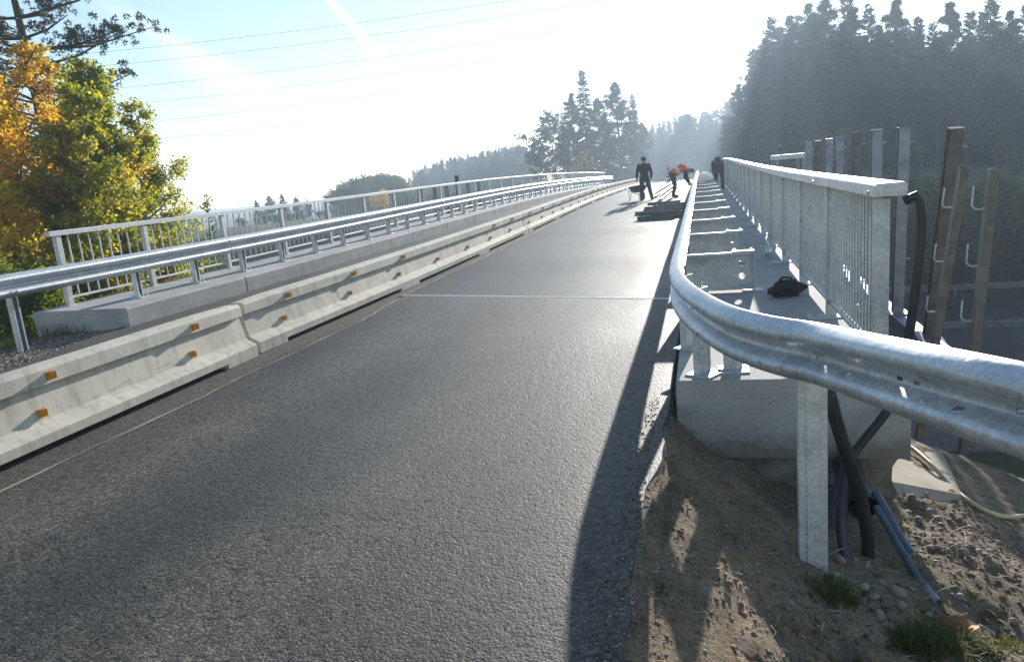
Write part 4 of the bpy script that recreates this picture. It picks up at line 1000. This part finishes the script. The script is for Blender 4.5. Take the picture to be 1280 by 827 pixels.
# delineator board
dbp = aty(836, 222, 62); dz0 = prof(62) + .016
db = empty('marker_board', (dbp.x, 62, dz0), 0); tag(db, 'upright red and white striped marker board on the road behind the workers', 'sign')
MB().cbox(-.13, .13, -.015, .015, .1, 1.35, .005).build('panel', 'red', db)
for k in range(4): MB().add([(-.13, -.017, .2 + .3 * k), (.13, -.017, .35 + .3 * k), (.13, -.017, min(1.35, .5 + .3 * k)), (-.13, -.017, .35 + .3 * k)], [(0, 1, 2, 3)]).build('stripe', 'white', db)
MB().cbox(-.2, .2, -.3, .3, 0, .1, .02).build('foot', 'tyre', db)

# car beyond the crest
car = empty('car', (-4.6, 120, prof(120) + .016)); tag(car, 'pale car seen from behind on the road beyond the crest', 'car')
body = [[(-.86 * k, y, z0), (.86 * k, y, z0), (.88 * k, y, .62), (.83 * k, y, z1), (-.83 * k, y, z1), (-.88 * k, y, .62)] for y, z0, z1, k in ((-2.1, .32, .78, .93), (-2.02, .24, .95, 1), (-1.2, .22, .98, 1), (0, .22, .95, 1), (1.0, .22, .90, 1), (1.9, .25, .76, .97), (2.1, .34, .62, .9))]
MB().rings(body).build('body', 'carpaint', car, smooth=False)
cab = [[(-.76, -1.95, .95), (.76, -1.95, .95), (.8, 1.05, .90), (-.8, 1.05, .90)], [(-.62, -1.55, 1.40), (.62, -1.55, 1.40), (.62, .25, 1.42), (-.62, .25, 1.42)]]
MB().rings(cab).build('cabin_glass', 'carglass', car)
MB().cbox(-.63, .63, -1.56, .26, 1.41, 1.47, .02).build('roof', 'carpaint', car)
tm = MB().tube([(-.11, 0, 0), (.11, 0, 0)], .31, 18).mesh('wheel', 'tyre'); hm = MB().tube([(-.118, 0, 0), (.118, 0, 0)], .19, 14).mesh('rim', 'zinc')
for sx in (-.78, .78):
    for sy in (-1.3, 1.35): w0 = inst('wheel', tm, car, (sx, sy, .31)); inst('rim', hm, w0)
    MB().box(sx - .1, sx + .05, -2.115, -2.04, .66, .78).build('tail_light', 'lamp_red', car)

# ------------------------------------------------------------------ workers
def flesh(parts, voxel=.016, mat='skin', name='body', parent=None, loc=(0, 0, 0), rz=0):
    """union of tapered limbs, remeshed to one continuous surface"""
    mb = MB()
    for p in parts:
        if p[0] == 'L':
            _, a, b, r0, r1 = p; a, b = Vector(a), Vector(b); mb.tube([a, b], [r0, r1], 12); mb.sphere(a, r0, 12, 8); mb.sphere(b, r1, 12, 8)
        else: _, c, r, sc = p; mb.sphere(c, r, 14, 10, sc)
    o = mb.build(name, mat, parent, loc=loc, rot=(0, 0, rz))
    md = o.modifiers.new('remesh', 'REMESH'); md.mode = 'VOXEL'; md.voxel_size = voxel; md.use_smooth_shade = True
    sm = o.modifiers.new('smooth', 'SMOOTH'); sm.factor = .5; sm.iterations = 4
    return o
def hand(w, d, side):
    """palm, four unequal bent fingers and a thumb along direction d from the wrist w"""
    w, d = Vector(w), Vector(d).normalized(); s = d.orthogonal().normalized(); n = d.cross(s); out_ = [('L', w, w + d * .05, .028, .036), ('L', w + d * .05, w + d * .09, .036, .034)]
    for i, L in enumerate((.075, .085, .08, .062)):
        b = w + d * .09 + s * (-.03 + .02 * i); kn = b + d * L * .5 + n * .006; out_ += [('L', b, kn, .0105, .010), ('L', kn, kn + d * L * .42 + n * .024, .010, .0085)]
    tb = w + d * .035 + s * .03 * side; out_ += [('L', tb, tb + d * .04 + s * .03 * side, .014, .012), ('L', tb + d * .04 + s * .03 * side, tb + d * .075 + s * .036 * side, .012, .010)]
    return out_
def person(loc, rz, J, label, jacket, trousers, cap, vest=None):
    """J: joints. The body is one mesh; clothes are its children."""
    hd = Vector(J['head']); nk = Vector(J['neck']); ch = Vector(J['chest']); pv = Vector(J['pelvis'])
    face = Vector(J.get('face', (0, 1, 0))).normalized(); up = (hd - nk).normalized()
    P = [('S', hd, .105, (.85, .95, 1.15)), ('L', nk, hd, .058, .06), ('L', ch, nk, .13, .07), ('L', pv, ch, .135, .15)]
    sd = up.cross(face).normalized()
    P += [('S', hd + face * .1 - up * .02, .020, (1, 1, 1.2)), ('S', hd + sd * .092 - up * .01, .026, (.5, 1, 1.3)), ('S', hd - sd * .092 - up * .01, .026, (.5, 1, 1.3)), ('L', hd + face * .06 - up * .075, hd + face * .075 - up * .085, .035, .03)]
    jk = [('L', ch + (nk - ch) * .55, ch, .135, .175), ('L', ch, pv + (ch - pv) * .12, .172, .165), ('L', nk - (nk - ch) * .2, nk + (hd - nk) * .1, .09, .07)]
    tr_ = [('L', pv + (ch - pv) * .2, pv, .145, .15)]; bt_ = []
    for s in 'lr':
        sh, el, wr = (Vector(J[q + s]) for q in ('sh', 'el', 'wr')); hp, kn, an = (Vector(J[q + s]) for q in ('hp', 'kn', 'an')); toe = Vector(J['to' + s])
        P += [('L', sh, el, .055, .045), ('L', el, wr, .044, .03)] + hand(wr, wr - el + Vector((0, 0, -.03)), 1 if s == 'l' else -1)
        P += [('L', hp, kn, .085, .058), ('L', kn, an, .056, .04), ('L', an, toe, .04, .03)]
        jk += [('L', ch + (nk - ch) * .7, sh, .10, .085), ('L', sh, el, .080, .064), ('L', el, el + (wr - el) * .93, .062, .048)]
        tr_ += [('L', pv, hp, .13, .118), ('L', hp, kn, .115, .085), ('L', kn, an + (kn - an) * .1, .082, .07)]
        bt_ += [('L', an + (kn - an).normalized() * .1, an, .062, .060), ('L', an + Vector((0, 0, -.02)), toe, .058, .048)]
    root = flesh(P, .015, 'skin', 'person', None, loc, rz); tag(root, label, 'person')
    flesh(jk, .022, jacket, 'jacket', root); flesh(tr_, .022, trousers, 'trousers', root); flesh(bt_, .018, 'cloth_black', 'boots', root)
    flesh([('S', hd + up * .035 - face * .01, .112, (.9, 1, .85))], .02, 'hair', 'hair', root)
    flesh([('S', hd + up * .055 - face * .012, .118, (.92, 1.0, .72)), ('L', hd + up * .07 + face * .09 - sd * .04, hd + up * .07 + face * .09 + sd * .04, .018, .018), ('L', hd + up * .068 + face * .145 - sd * .03, hd + up * .068 + face * .145 + sd * .03, .012, .012)], .014, cap, 'cap', root)
    if vest: flesh([(a, b, c, d * 1.07, e * 1.07) for a, b, c, d, e in jk[:2]] + [('L', ch + (nk - ch) * .7, Vector(J['shl']), .108, .095), ('L', ch + (nk - ch) * .7, Vector(J['shr']), .108, .095)], .022, vest, 'vest', root)
    if vest: flesh([('L', ch.lerp(pv, .42), ch.lerp(pv, .5), .190, .188)], .016, 'white', 'reflective_band', root)
    return root
# local axes: +Y the way the figure faces
stand = dict(head=(0, .02, 1.64), neck=(0, 0, 1.47), chest=(0, 0, 1.25), pelvis=(0, 0, .95),
             shl=(-.20, 0, 1.42), ell=(-.29, -.02, 1.14), wrl=(-.30, .10, .90), shr=(.20, 0, 1.42), elr=(.29, -.02, 1.14), wrr=(.29, .10, .90),
             hpl=(-.10, 0, .92), knl=(-.12, .03, .50), anl=(-.14, 0, .09), tol=(-.17, .17, .05), hpr=(.10, 0, .92), knr=(.19, .04, .50), anr=(.27, -.02, .09), tor=(.32, .14, .05))
person((-2.28, 31.75, prof(31.75) + .016), rad(8), stand, 'standing worker in dark clothes and cap with legs apart beside the wheelbarrow', 'cloth_black', 'cloth_navy', 'cloth_black')
bend = dict(head=(0, .70, 1.06), neck=(0, .56, 1.13), chest=(0, .34, 1.17), pelvis=(0, -.05, .98), face=(0, .7, -.7),
            shl=(-.18, .50, 1.10), ell=(-.20, .50, .80), wrl=(-.14, .62, .56), shr=(.18, .50, 1.10), elr=(.22, .50, .80), wrr=(.14, .64, .56),
            hpl=(-.10, -.04, .93), knl=(-.12, .05, .50), anl=(-.12, -.02, .09), tol=(-.14, .16, .05), hpr=(.10, -.04, .93), knr=(.13, .03, .50), anr=(.14, -.08, .09), tor=(.17, .10, .05))
person((-1.12, 32.3, prof(32.3) + .016), rad(-78), bend, 'worker in an orange vest bending over the guardrail', 'cloth_black', 'cloth_navy', 'cloth_navy', 'cloth_orange')
bend2 = {k: (v[0], v[1], v[2]) for k, v in bend.items()}
person((.70, 32.4, prof(32.4) + KR + .002), rad(4), bend2, 'worker in dark violet clothes bent double on the walkway beside the railing', 'cloth_violet', 'cloth_violet', 'cloth_black')

# ------------------------------------------------------------------ power lines
W = [((113, 73), (400, 35), (640, 5)), ((126, 89), (400, 53), (660, 22)), ((129, 117), (400, 82), (740, 38)), ((176, 132), (400, 104), (740, 60)), ((176, 157), (400, 128), (740, 84)), ((182, 178), (400, 151), (740, 108))]
for i, (a, b, c) in enumerate(W):
    Y = 70
    A, B_, C_ = aty(*a, Y), aty(*b, Y), aty(*c, Y)
    def zq(x):   # parabola through the three points
        return A.z * (x - B_.x) * (x - C_.x) / ((A.x - B_.x) * (A.x - C_.x)) + B_.z * (x - A.x) * (x - C_.x) / ((B_.x - A.x) * (B_.x - C_.x)) + C_.z * (x - A.x) * (x - B_.x) / ((C_.x - A.x) * (C_.x - B_.x))
    sl = (C_.z - A.z) / (C_.x - A.x)
    def zz(x):
        return max(min(A.z, C_.z) - 2, B_.z + sl * (x - B_.x) + .0006 * (x - B_.x) ** 2)
    tag(MB().tube([(x, Y, zz(x)) for x in np.linspace(-110, 60, 40)], .017, 5).build('power_line', 'wire'), ['highest overhead wire above the trees', 'second overhead wire from the top', 'third overhead wire from the top', 'third overhead wire from the bottom', 'second overhead wire from the bottom', 'lowest overhead wire crossing the sky'][i], 'wire', None)

# ------------------------------------------------------------------ vegetation
def leaves_mesh(name, pts, size, mat, seed, droop=.0, aspect=.8, jitter=.35):
    """one folded diamond leaf at every point"""
    r = np.random.default_rng(seed); P = np.asarray(pts, float); n = len(P)
    nrm = r.normal(size=(n, 3)); nrm[:, 2] = np.abs(nrm[:, 2]) + .2; nrm /= np.linalg.norm(nrm, axis=1)[:, None]
    a = r.normal(size=(n, 3)); a[:, 2] -= droop; a -= nrm * (a * nrm).sum(1)[:, None]; a /= np.linalg.norm(a, axis=1)[:, None]
    b = np.cross(nrm, a); s = (size * (1 + jitter * r.uniform(-1, 1, n)))[:, None]
    v0 = P - a * s * .5; v1 = P + b * s * .5 * aspect + nrm * s * .08; v2 = P + a * s * .55; v3 = P - b * s * .5 * aspect + nrm * s * .08
    V = np.stack([v0, v1, v2, v3], 1).reshape(-1, 3); i = np.arange(n) * 4
    Fq = np.stack([i, i + 1, i + 2, i + 3], 1)
    return np_mesh(name, V, Fq, mat)
def strips_mesh(name, A, B, w, mat, seed, flat=.6):
    """thin needle sprays from A to B"""
    r = np.random.default_rng(seed); A = np.asarray(A, float); B = np.asarray(B, float); d = B - A; L = np.linalg.norm(d, axis=1)[:, None]; d = d / np.maximum(L, 1e-6)
    up = r.normal(size=A.shape) * (1 - flat); up[:, 2] += flat; s = np.cross(d, up); s /= np.maximum(np.linalg.norm(s, axis=1)[:, None], 1e-6)
    w = np.broadcast_to(np.asarray(w, float), (len(A),))[:, None]
    V = np.stack([A, A + d * L * .45 + s * w, B, A + d * L * .45 - s * w], 1).reshape(-1, 3); i = np.arange(len(A)) * 4
    return np_mesh(name, V, np.stack([i, i + 1, i + 2, i + 3], 1), mat)

def spruce_meshes(seed, h=20., sparse=1.0):
    r = random.Random(seed); A, B = [], []; wd = []
    tr = MB().tube([(0, 0, -1), (0, 0, h * .3), (r.uniform(-.1, .1), r.uniform(-.1, .1), h * .7), (0, 0, h)], [h * .016, h * .012, h * .006, .02], 8)
    z = h * r.uniform(.04, .1)
    while z < h * .985:
        t = z / h; Lm = h * .21 * (1 - t) ** .8 * r.uniform(.8, 1.1) + .25
        n = int(7 + 5 * (1 - t)); ph = r.uniform(0, 6.28)
        for k in range(n):
            a = ph + 6.283 * k / n + r.uniform(-.25, .25); L = Lm * r.uniform(.6, 1.12)
            if r.random() > .93 * sparse: continue
            z_ = z + r.uniform(-.02, .02) * h; dx, dy = math.cos(a), math.sin(a); dr = -.28 - .25 * (1 - t) + r.uniform(-.1, .1)
            if t > .85: dr = .25
            def bp(q): return Vector((dx * L * q, dy * L * q, z_ + dr * L * q + .22 * L * q * q))
            m_ = int(7 + L * 4.8)
            for j in range(m_):
                q = .12 + .88 * (j + r.random()) / m_; c = bp(q); sl = (.22 + .22 * L * (1 - q * .7)) * r.uniform(.7, 1.2)
                for s in (-1, 1):
                    aa = a + s * r.uniform(.5, 1.1); e = c + Vector((math.cos(aa) * sl, math.sin(aa) * sl, -sl * r.uniform(.15, .65)))
                    A.append(c); B.append(e); wd.append(r.uniform(.07, .13) * (.7 + L * .16))
            A.append(bp(.3)); B.append(bp(1.03)); wd.append(.07)
        z += h * .017 * r.uniform(.75, 1.3)
    A.append(Vector((0, 0, h * .97))); B.append(Vector((0, 0, h * 1.02))); wd.append(.04)
    return tr.mesh('trunk', 'bark', True), strips_mesh('crown', A, B, np.array(wd), 'needle', seed), None
def pine_meshes(seed, h=18., clear=.35, dens=1., nl=.22, nn=20):
    r = random.Random(seed); A, B = [], []; wd = []
    lean = (r.uniform(-.5, .5), r.uniform(-.5, .5))
    sp = lambda t: Vector((lean[0] * t * t, lean[1] * t * t, h * t))
    tr = MB().tube([sp(q) - Vector((0, 0, 1)) * (q == 0) for q in (0, .25, .5, .75, .97)], [h * .015, h * .012, h * .009, h * .006, .03], 8)
    t = clear
    while t < .97:
        L0 = h * .17 * math.sin(min(1, (t - clear) / (1 - clear) * .85 + .25) * math.pi) ** .7 * r.uniform(.7, 1.1) + .3
        for k in range(r.randint(3, 5)):
            a = r.uniform(0, 6.28); L = L0 * r.uniform(.55, 1.15); el = r.uniform(.05, .5); b = sp(t)
            e = b + Vector((math.cos(a) * L, math.sin(a) * L, el * L)); mid = (b + e) / 2 + Vector((0, 0, -.06 * L))
            tr.tube([b, mid, e], [.05 * h / 18, .035 * h / 18, .012], 5)
            for j in range(int((5 + L * 3) * dens)):
                q = r.uniform(.35, 1.08); c = b.lerp(e, q) + Vector((r.gauss(0, .22), r.gauss(0, .22), r.gauss(0.05, .14))) * (L / 3 + .3)
                for m_ in range(nn):
                    d = Vector((r.gauss(0, 1), r.gauss(0, 1), r.gauss(.35, .8))).normalized(); A.append(c + d * .03); B.append(c + d * nl * r.uniform(.8, 1.7)); wd.append(nl * r.uniform(.08, .17))
        t += r.uniform(.018, .04)
    return tr.mesh('trunk', 'bark', True), strips_mesh('crown', A, B, np.array(wd), 'needle_pine', seed, .3), None
def leafy_meshes(seed, h, width, n, size, mat, bark='bark', clear=.12, egg=.45, droop=.3, narrow=1.):
    """broadleaf tree: limbs, branchlets and leaves gathered round them"""
    r = random.Random(seed); tr = MB(); pts = []
    sp = lambda t: Vector((.25 * math.sin(t * 3 + seed), .25 * math.cos(t * 2.3 + seed), h * t))
    tr.tube([sp(q) - Vector((0, 0, .8)) * (q == 0) for q in (0, .2, .4, .6, .8, .98)], [h * .014, h * .012, h * .010, h * .007, h * .004, .008], 8)
    tips = []
    N = int(34 + h * 3)
    for i in range(N):
        t = clear + (1 - clear) * (i + r.random()) / N * .97
        u = (t - clear) / (1 - clear); env = (u / egg) ** .6 if u < egg else (max(0, 1 - (u - egg) / (1 - egg))) ** .75
        L = width * .5 * (env * .95 + .08) * r.uniform(.55, 1.15); a = r.uniform(0, 6.28) + i * 2.4; b = sp(t)
        e = b + Vector((math.cos(a) * L, math.sin(a) * L, L * r.uniform(.35, .95) * narrow)); mid = (b + e) / 2 + Vector((0, 0, -.08 * L))
        tr.tube([b, mid, e], [.006 * h * (1 - t * .6), .004 * h * (1 - t * .6), .006], 5)
        for j in range(int(3 + L * 3.5)):
            q = r.uniform(.3, 1); c = b.lerp(e, q); aa = r.uniform(0, 6.28); l2 = L * .34 * r.uniform(.4, 1.1) + .1
            e2 = c + Vector((math.cos(aa) * l2, math.sin(aa) * l2, l2 * r.uniform(-.2, .8))); tr.tube([c, e2], [.009, .004], 4); tips.append((c, e2, l2))
    tot_ = sum(l for _, _, l in tips)
    for c, e, l in tips:
        for k in range(max(2, int(n * l / tot_))):
            q = r.uniform(.1, 1.12); p = c.lerp(e, q); s = .055 + .10 * l; pts.append(p + Vector((r.gauss(0, s), r.gauss(0, s), r.gauss(-droop * .08, s))))
    return tr.mesh('trunk', bark, True), leaves_mesh('crown', pts, size, mat, seed, droop), None
def plant_tree(name, ms, loc, label, cat='tree', group=None, scale=1., rz=None, zs=None):
    root = empty(name, loc, R.uniform(0, 6.28) if rz is None else rz); root.scale = (scale, scale, zs or scale)
    tag(root, label, cat, group)
    inst('trunk', ms[0], root); inst('crown', ms[1], root); return root

# autumn trees at the near end of the bridge
def near_tree(name, px_, top_py, Y, width_px, seed, n, size, mat, label, bark='bark', **k):
    top = aty(px_, top_py, Y); b = aty(px_, 300, Y); zb = tz(top.x, Y) - .1; h = top.z - zb
    wm = width_px / 930 * (Vector((top.x, Y, 0)) - EYEP).dot(FW)
    return plant_tree(name, leafy_meshes(seed, h, wm, n, size, mat, bark, **k), (top.x, Y, zb), label, rz=0)
near_tree('aspen_tree', 105, 66, 15.0, 150, 3, 42000, .078, 'leaf_green', 'green and yellow leaved aspen beside the start of the railing', 'birchbark', clear=.05, egg=.5)
near_tree('aspen_tree', 78, 100, 13.6, 165, 4, 34000, .076, 'leaf_green', 'lower yellow green aspen touching the end of the railing', 'birchbark', clear=.05, egg=.4)
near_tree('aspen_tree', 142, 118, 15.8, 130, 17, 26000, .076, 'leaf_green', 'slender yellow green aspen overhanging the railing, outermost of the autumn trees', 'birchbark', clear=.05, egg=.45)
near_tree('maple_tree', 8, 45, 16.5, 210, 5, 48000, .085, 'leaf_orange', 'orange and gold autumn tree below the dark pine', clear=.05, egg=.5)
near_tree('maple_tree', -60, 60, 13.5, 240, 6, 30000, .085, 'leaf_orange', 'orange autumn tree at the edge of the group, farthest from the railing', clear=.05, egg=.4)
near_tree('birch_shrub', 20, 235, 12.2, 170, 8, 14000, .075, 'leaf_yellow', 'golden yellow shrub in front of the orange tree', clear=.02, egg=.35)
near_tree('birch_shrub', 122, 285, 12.6, 130, 9, 10000, .07, 'leaf_green', 'yellow green shrub behind the railing posts', clear=.02, egg=.35)
near_tree('willow_shrub', 40, 352, 9.9, 120, 10, 9000, .06, 'leaf_bush', 'fresh green shrub at the end of the concrete kerb', clear=.02, egg=.4)
near_tree('willow_shrub', -25, 330, 10.4, 120, 12, 9000, .06, 'leaf_bush', 'green shrub on the slope behind the guardrail post', clear=.02, egg=.4)
near_tree('willow_shrub', 190, 305, 15.5, 110, 13, 8000, .07, 'leaf_yellow', 'yellow green shrub seen through the railing bars below the aspen', clear=.02, egg=.4)
near_tree('willow_shrub', 262, 292, 19, 120, 14, 6000, .08, 'leaf_bush', 'thin leafy shrub seen through the railing bars, beyond the aspen', clear=.02, egg=.4)
near_tree('sapling', 263, 238, 24, 40, 15, 70, .09, 'leaf_bush', 'bare thin sapling rising just above the far railing', clear=.3, egg=.4)
p = aty(-8, -170, 19.5)
plant_tree('pine_tree', pine_meshes(21, p.z - tz(p.x, 19.5), .60, 2.6, .10, 44), (p.x, 19.5, tz(p.x, 19.5)), 'dark green pine towering over the orange autumn tree', rz=.6)

# woods
SP = [spruce_meshes(100 + k, 20, (1, 1, .92, 1)[k]) for k in range(4)]
PN = [pine_meshes(200 + k, 18, (.25, .35, .18)[k], 1.15, .34) for k in range(3)]
LF = [leafy_meshes(300 + k, 12, (7.5, 6)[k], 5200, .30, 'leaf_far', 'birchbark', .12, .5) for k in range(2)]
SH = [leafy_meshes(340 + k, 6, 5.5, 7000, .19, 'leaf_far', 'bark', .03, .45) for k in range(2)]
LFY = [leafy_meshes(320, 8, 4.5, 2600, .26, 'leaf_yellow', 'bark', .06, .5), leafy_meshes(321, 8, 5, 2600, .26, 'leaf_orange', 'bark', .06, .5)]
def wood_tree(kind, px_, top_py, Y, label, group, zmin=None):
    P = aty(px_, top_py, Y); zb = tz(P.x, Y) - .3 if zmin is None else zmin; h = P.z - zb
    src, h0, nm = {'s': (SP, 20, 'spruce_tree'), 'p': (PN, 18, 'pine_tree'), 'l': (LF, 12, 'birch_tree'), 'y': (LFY, 8, 'autumn_tree'), 'b': (SH, 6, 'shrub')}[kind]
    k = h / h0; w = k * R.uniform(.9, 1.1)
    if kind == 's': w = max(w, .7)
    return plant_tree(nm, R.choice(src), (P.x, Y, zb), label, 'tree', group, w, None, k)
top_r = [(905, 165), (920, 120), (940, 78), (962, 35), (985, 28), (1010, 12), (1035, 6), (1060, 0), (1085, 22), (1100, 45), (1122, 12), (1145, 35), (1165, 45), (1190, 15), (1215, 28), (1240, 4), (1262, 22), (1285, 18), (1310, 10), (1340, 15), (1380, 5), (1420, 10)]
top_r = [(a, b - 16) for a, b in top_r]
def topy(x): return float(np.interp(x, [a for a, b in top_r], [b for a, b in top_r]))
# far side wood right of the road: front edge nearer at the right
def edgeY(x): return float(np.interp(x, [900, 960, 1050, 1150, 1280, 1420], [150, 118, 96, 84, 74, 68]))
G1 = 'spruces of the tall wood beyond the row of posts'
for i, (x, yt) in enumerate(top_r):
    wood_tree('s' if i not in (1, 4, 5, 6, 9, 10, 13, 16) else 'p', x + R.uniform(-4, 4), yt, edgeY(x) + R.uniform(4, 14), 'tall dark spruce in the wood beyond the row of posts' if i not in (1, 4, 5, 6, 9, 10, 13, 16) else 'tall pine with a loose crown in the wood beyond the row of posts', G1 if i not in (1, 4, 5, 6, 9, 10, 13, 16) else 'pines of the tall wood beyond the row of posts')
for k in range(95):
    x = R.uniform(912, 1430); wood_tree('s' if R.random() < .55 else 'p', x, topy(x) + R.uniform(15, 90), edgeY(x) + R.uniform(-4, 32), 'dark spruce filling the wood beyond the row of posts, lower than the tallest', 'lower spruces of the wood beyond the posts')
for o in [o for o in COL.objects if o.name.startswith('pine_tree') and o.get('group') == 'lower spruces of the wood beyond the posts']:
    o['label'] = 'pine filling the wood beyond the row of posts, lower than the tallest'; o['group'] = 'lower pines of the wood beyond the posts'
for k in range(40):
    x = R.uniform(915, 1420); wood_tree('l', x, R.uniform(150, 235), edgeY(x) - R.uniform(6, 14), 'small leafy tree at the foot of the tall spruce wood', 'leafy trees along the foot of the spruce wood')
for x, yt in ((1150, 232), (1290, 330)):
    wood_tree('y', x, yt, 48, 'small yellow autumn bush on the slope above the road below', 'yellow bushes on the slope')
for k in range(70):
    x = R.uniform(1060, 1430); wood_tree('b', x, R.uniform(200, 310), R.uniform(42, 60), 'low dark shrub on the slope above the road below', 'shrubs on the slope above the road below')
# tall group left of the road beyond the bridge
for kind, x, yt, Y, lab in (('l', 688, 140, 122, 'leafy tree with an airy crown at the edge of the tall group beyond the bridge'), ('p', 712, 115, 126, 'pine behind the airy leafy tree beyond the bridge'), ('s', 727, 86, 130, 'pointed spruce, highest of the group beyond the bridge'),
                            ('p', 747, 118, 134, 'pine between the pointed spruce and the broad pine beyond the bridge'), ('p', 770, 97, 136, 'broad dark pine of the group beyond the bridge'), ('s', 790, 118, 150, 'spruce on the road side of the broad dark pine beyond the bridge'), ('l', 672, 180, 118, 'low green tree in front of the tall group beyond the bridge'),
                            ('s', 757, 150, 128, 'lower spruce in the middle of the tall group beyond the bridge'), ('p', 800, 150, 165, 'pine at the roadside end of the tall group beyond the bridge'), ('l', 705, 178, 112, 'round leafy tree at the foot of the pines beyond the bridge'), ('y', 727, 188, 108, 'small golden autumn tree just above the end of the far railing'), ('s', 775, 170, 140, 'dark young spruce below the broad pine beyond the bridge')):
    wood_tree(kind, x, yt, Y, lab, None)
# wooded hill closing the view
for k in range(100):
    x = R.uniform(800, 915); yt = float(np.interp(x, [800, 830, 870, 900, 915], [160, 148, 138, 132, 120])) + abs(R.gauss(0, 12)); wood_tree('s', x, yt, R.uniform(215, 290), 'hazy blue spruce on the wooded hill at the end of the road', 'spruces on the hazy hill')
# far treeline on the left
for k in range(100):
    x = R.uniform(506, 672); yt = float(np.interp(x, [505, 520, 560, 600, 660, 672], [220, 208, 196, 188, 178, 178])) + abs(R.gauss(0, 6)); wood_tree('s' if R.random() < .8 else 'p', x, yt, R.uniform(185, 230), 'bluish conifer in the distant treeline beyond the far railing', 'conifers of the distant treeline')
for k in range(28):
    x = R.uniform(415, 505); yt = float(np.interp(x, [412, 430, 460, 490, 505], [238, 226, 217, 217, 224])) + abs(R.gauss(0, 4)); wood_tree('l', x, yt, R.uniform(120, 150), 'distant round leafy tree left of the conifer treeline', 'distant leafy trees beyond the far railing')
for x, yt in ((320, 250), (335, 243), (352, 242), (370, 245), (384, 248)): wood_tree('p', x, yt, R.uniform(110, 125), 'distant low pine in the small clump nearest the autumn trees', 'small clump of distant pines')
for x, yt in ((478, 236), (468, 240)): wood_tree('y', x, yt, 100, 'distant yellow autumn tree seen over the far railing', 'distant yellow trees')
for k in range(40):
    x = R.uniform(290, 680); wood_tree('b', x, float(np.interp(x, [290, 680], [272, 225])) + R.uniform(0, 8), R.uniform(90, 110), 'low bush in the scrub beyond the far railing', 'scrub beyond the far railing')

# ------------------------------------------------------------------ haze
hz = MB().box(-420, 420, -60, 620, -12, 46).mesh('haze', 'zinc'); hz.materials.clear()
hm_ = bpy.data.materials.new('haze'); hm_.use_nodes = True; t = hm_.node_tree; t.nodes.clear()
o_ = t.nodes.new('ShaderNodeOutputMaterial'); pv_ = t.nodes.new('ShaderNodeVolumePrincipled'); pv_.inputs['Color'].default_value = (.66, .82, 1, 1); pv_.inputs['Density'].default_value = HAZE; pv_.inputs['Anisotropy'].default_value = .4
link(t, pv_.outputs[0], o_.inputs['Volume']); hz.materials.append(hm_)
tag(inst('haze', hz), kind='stuff')
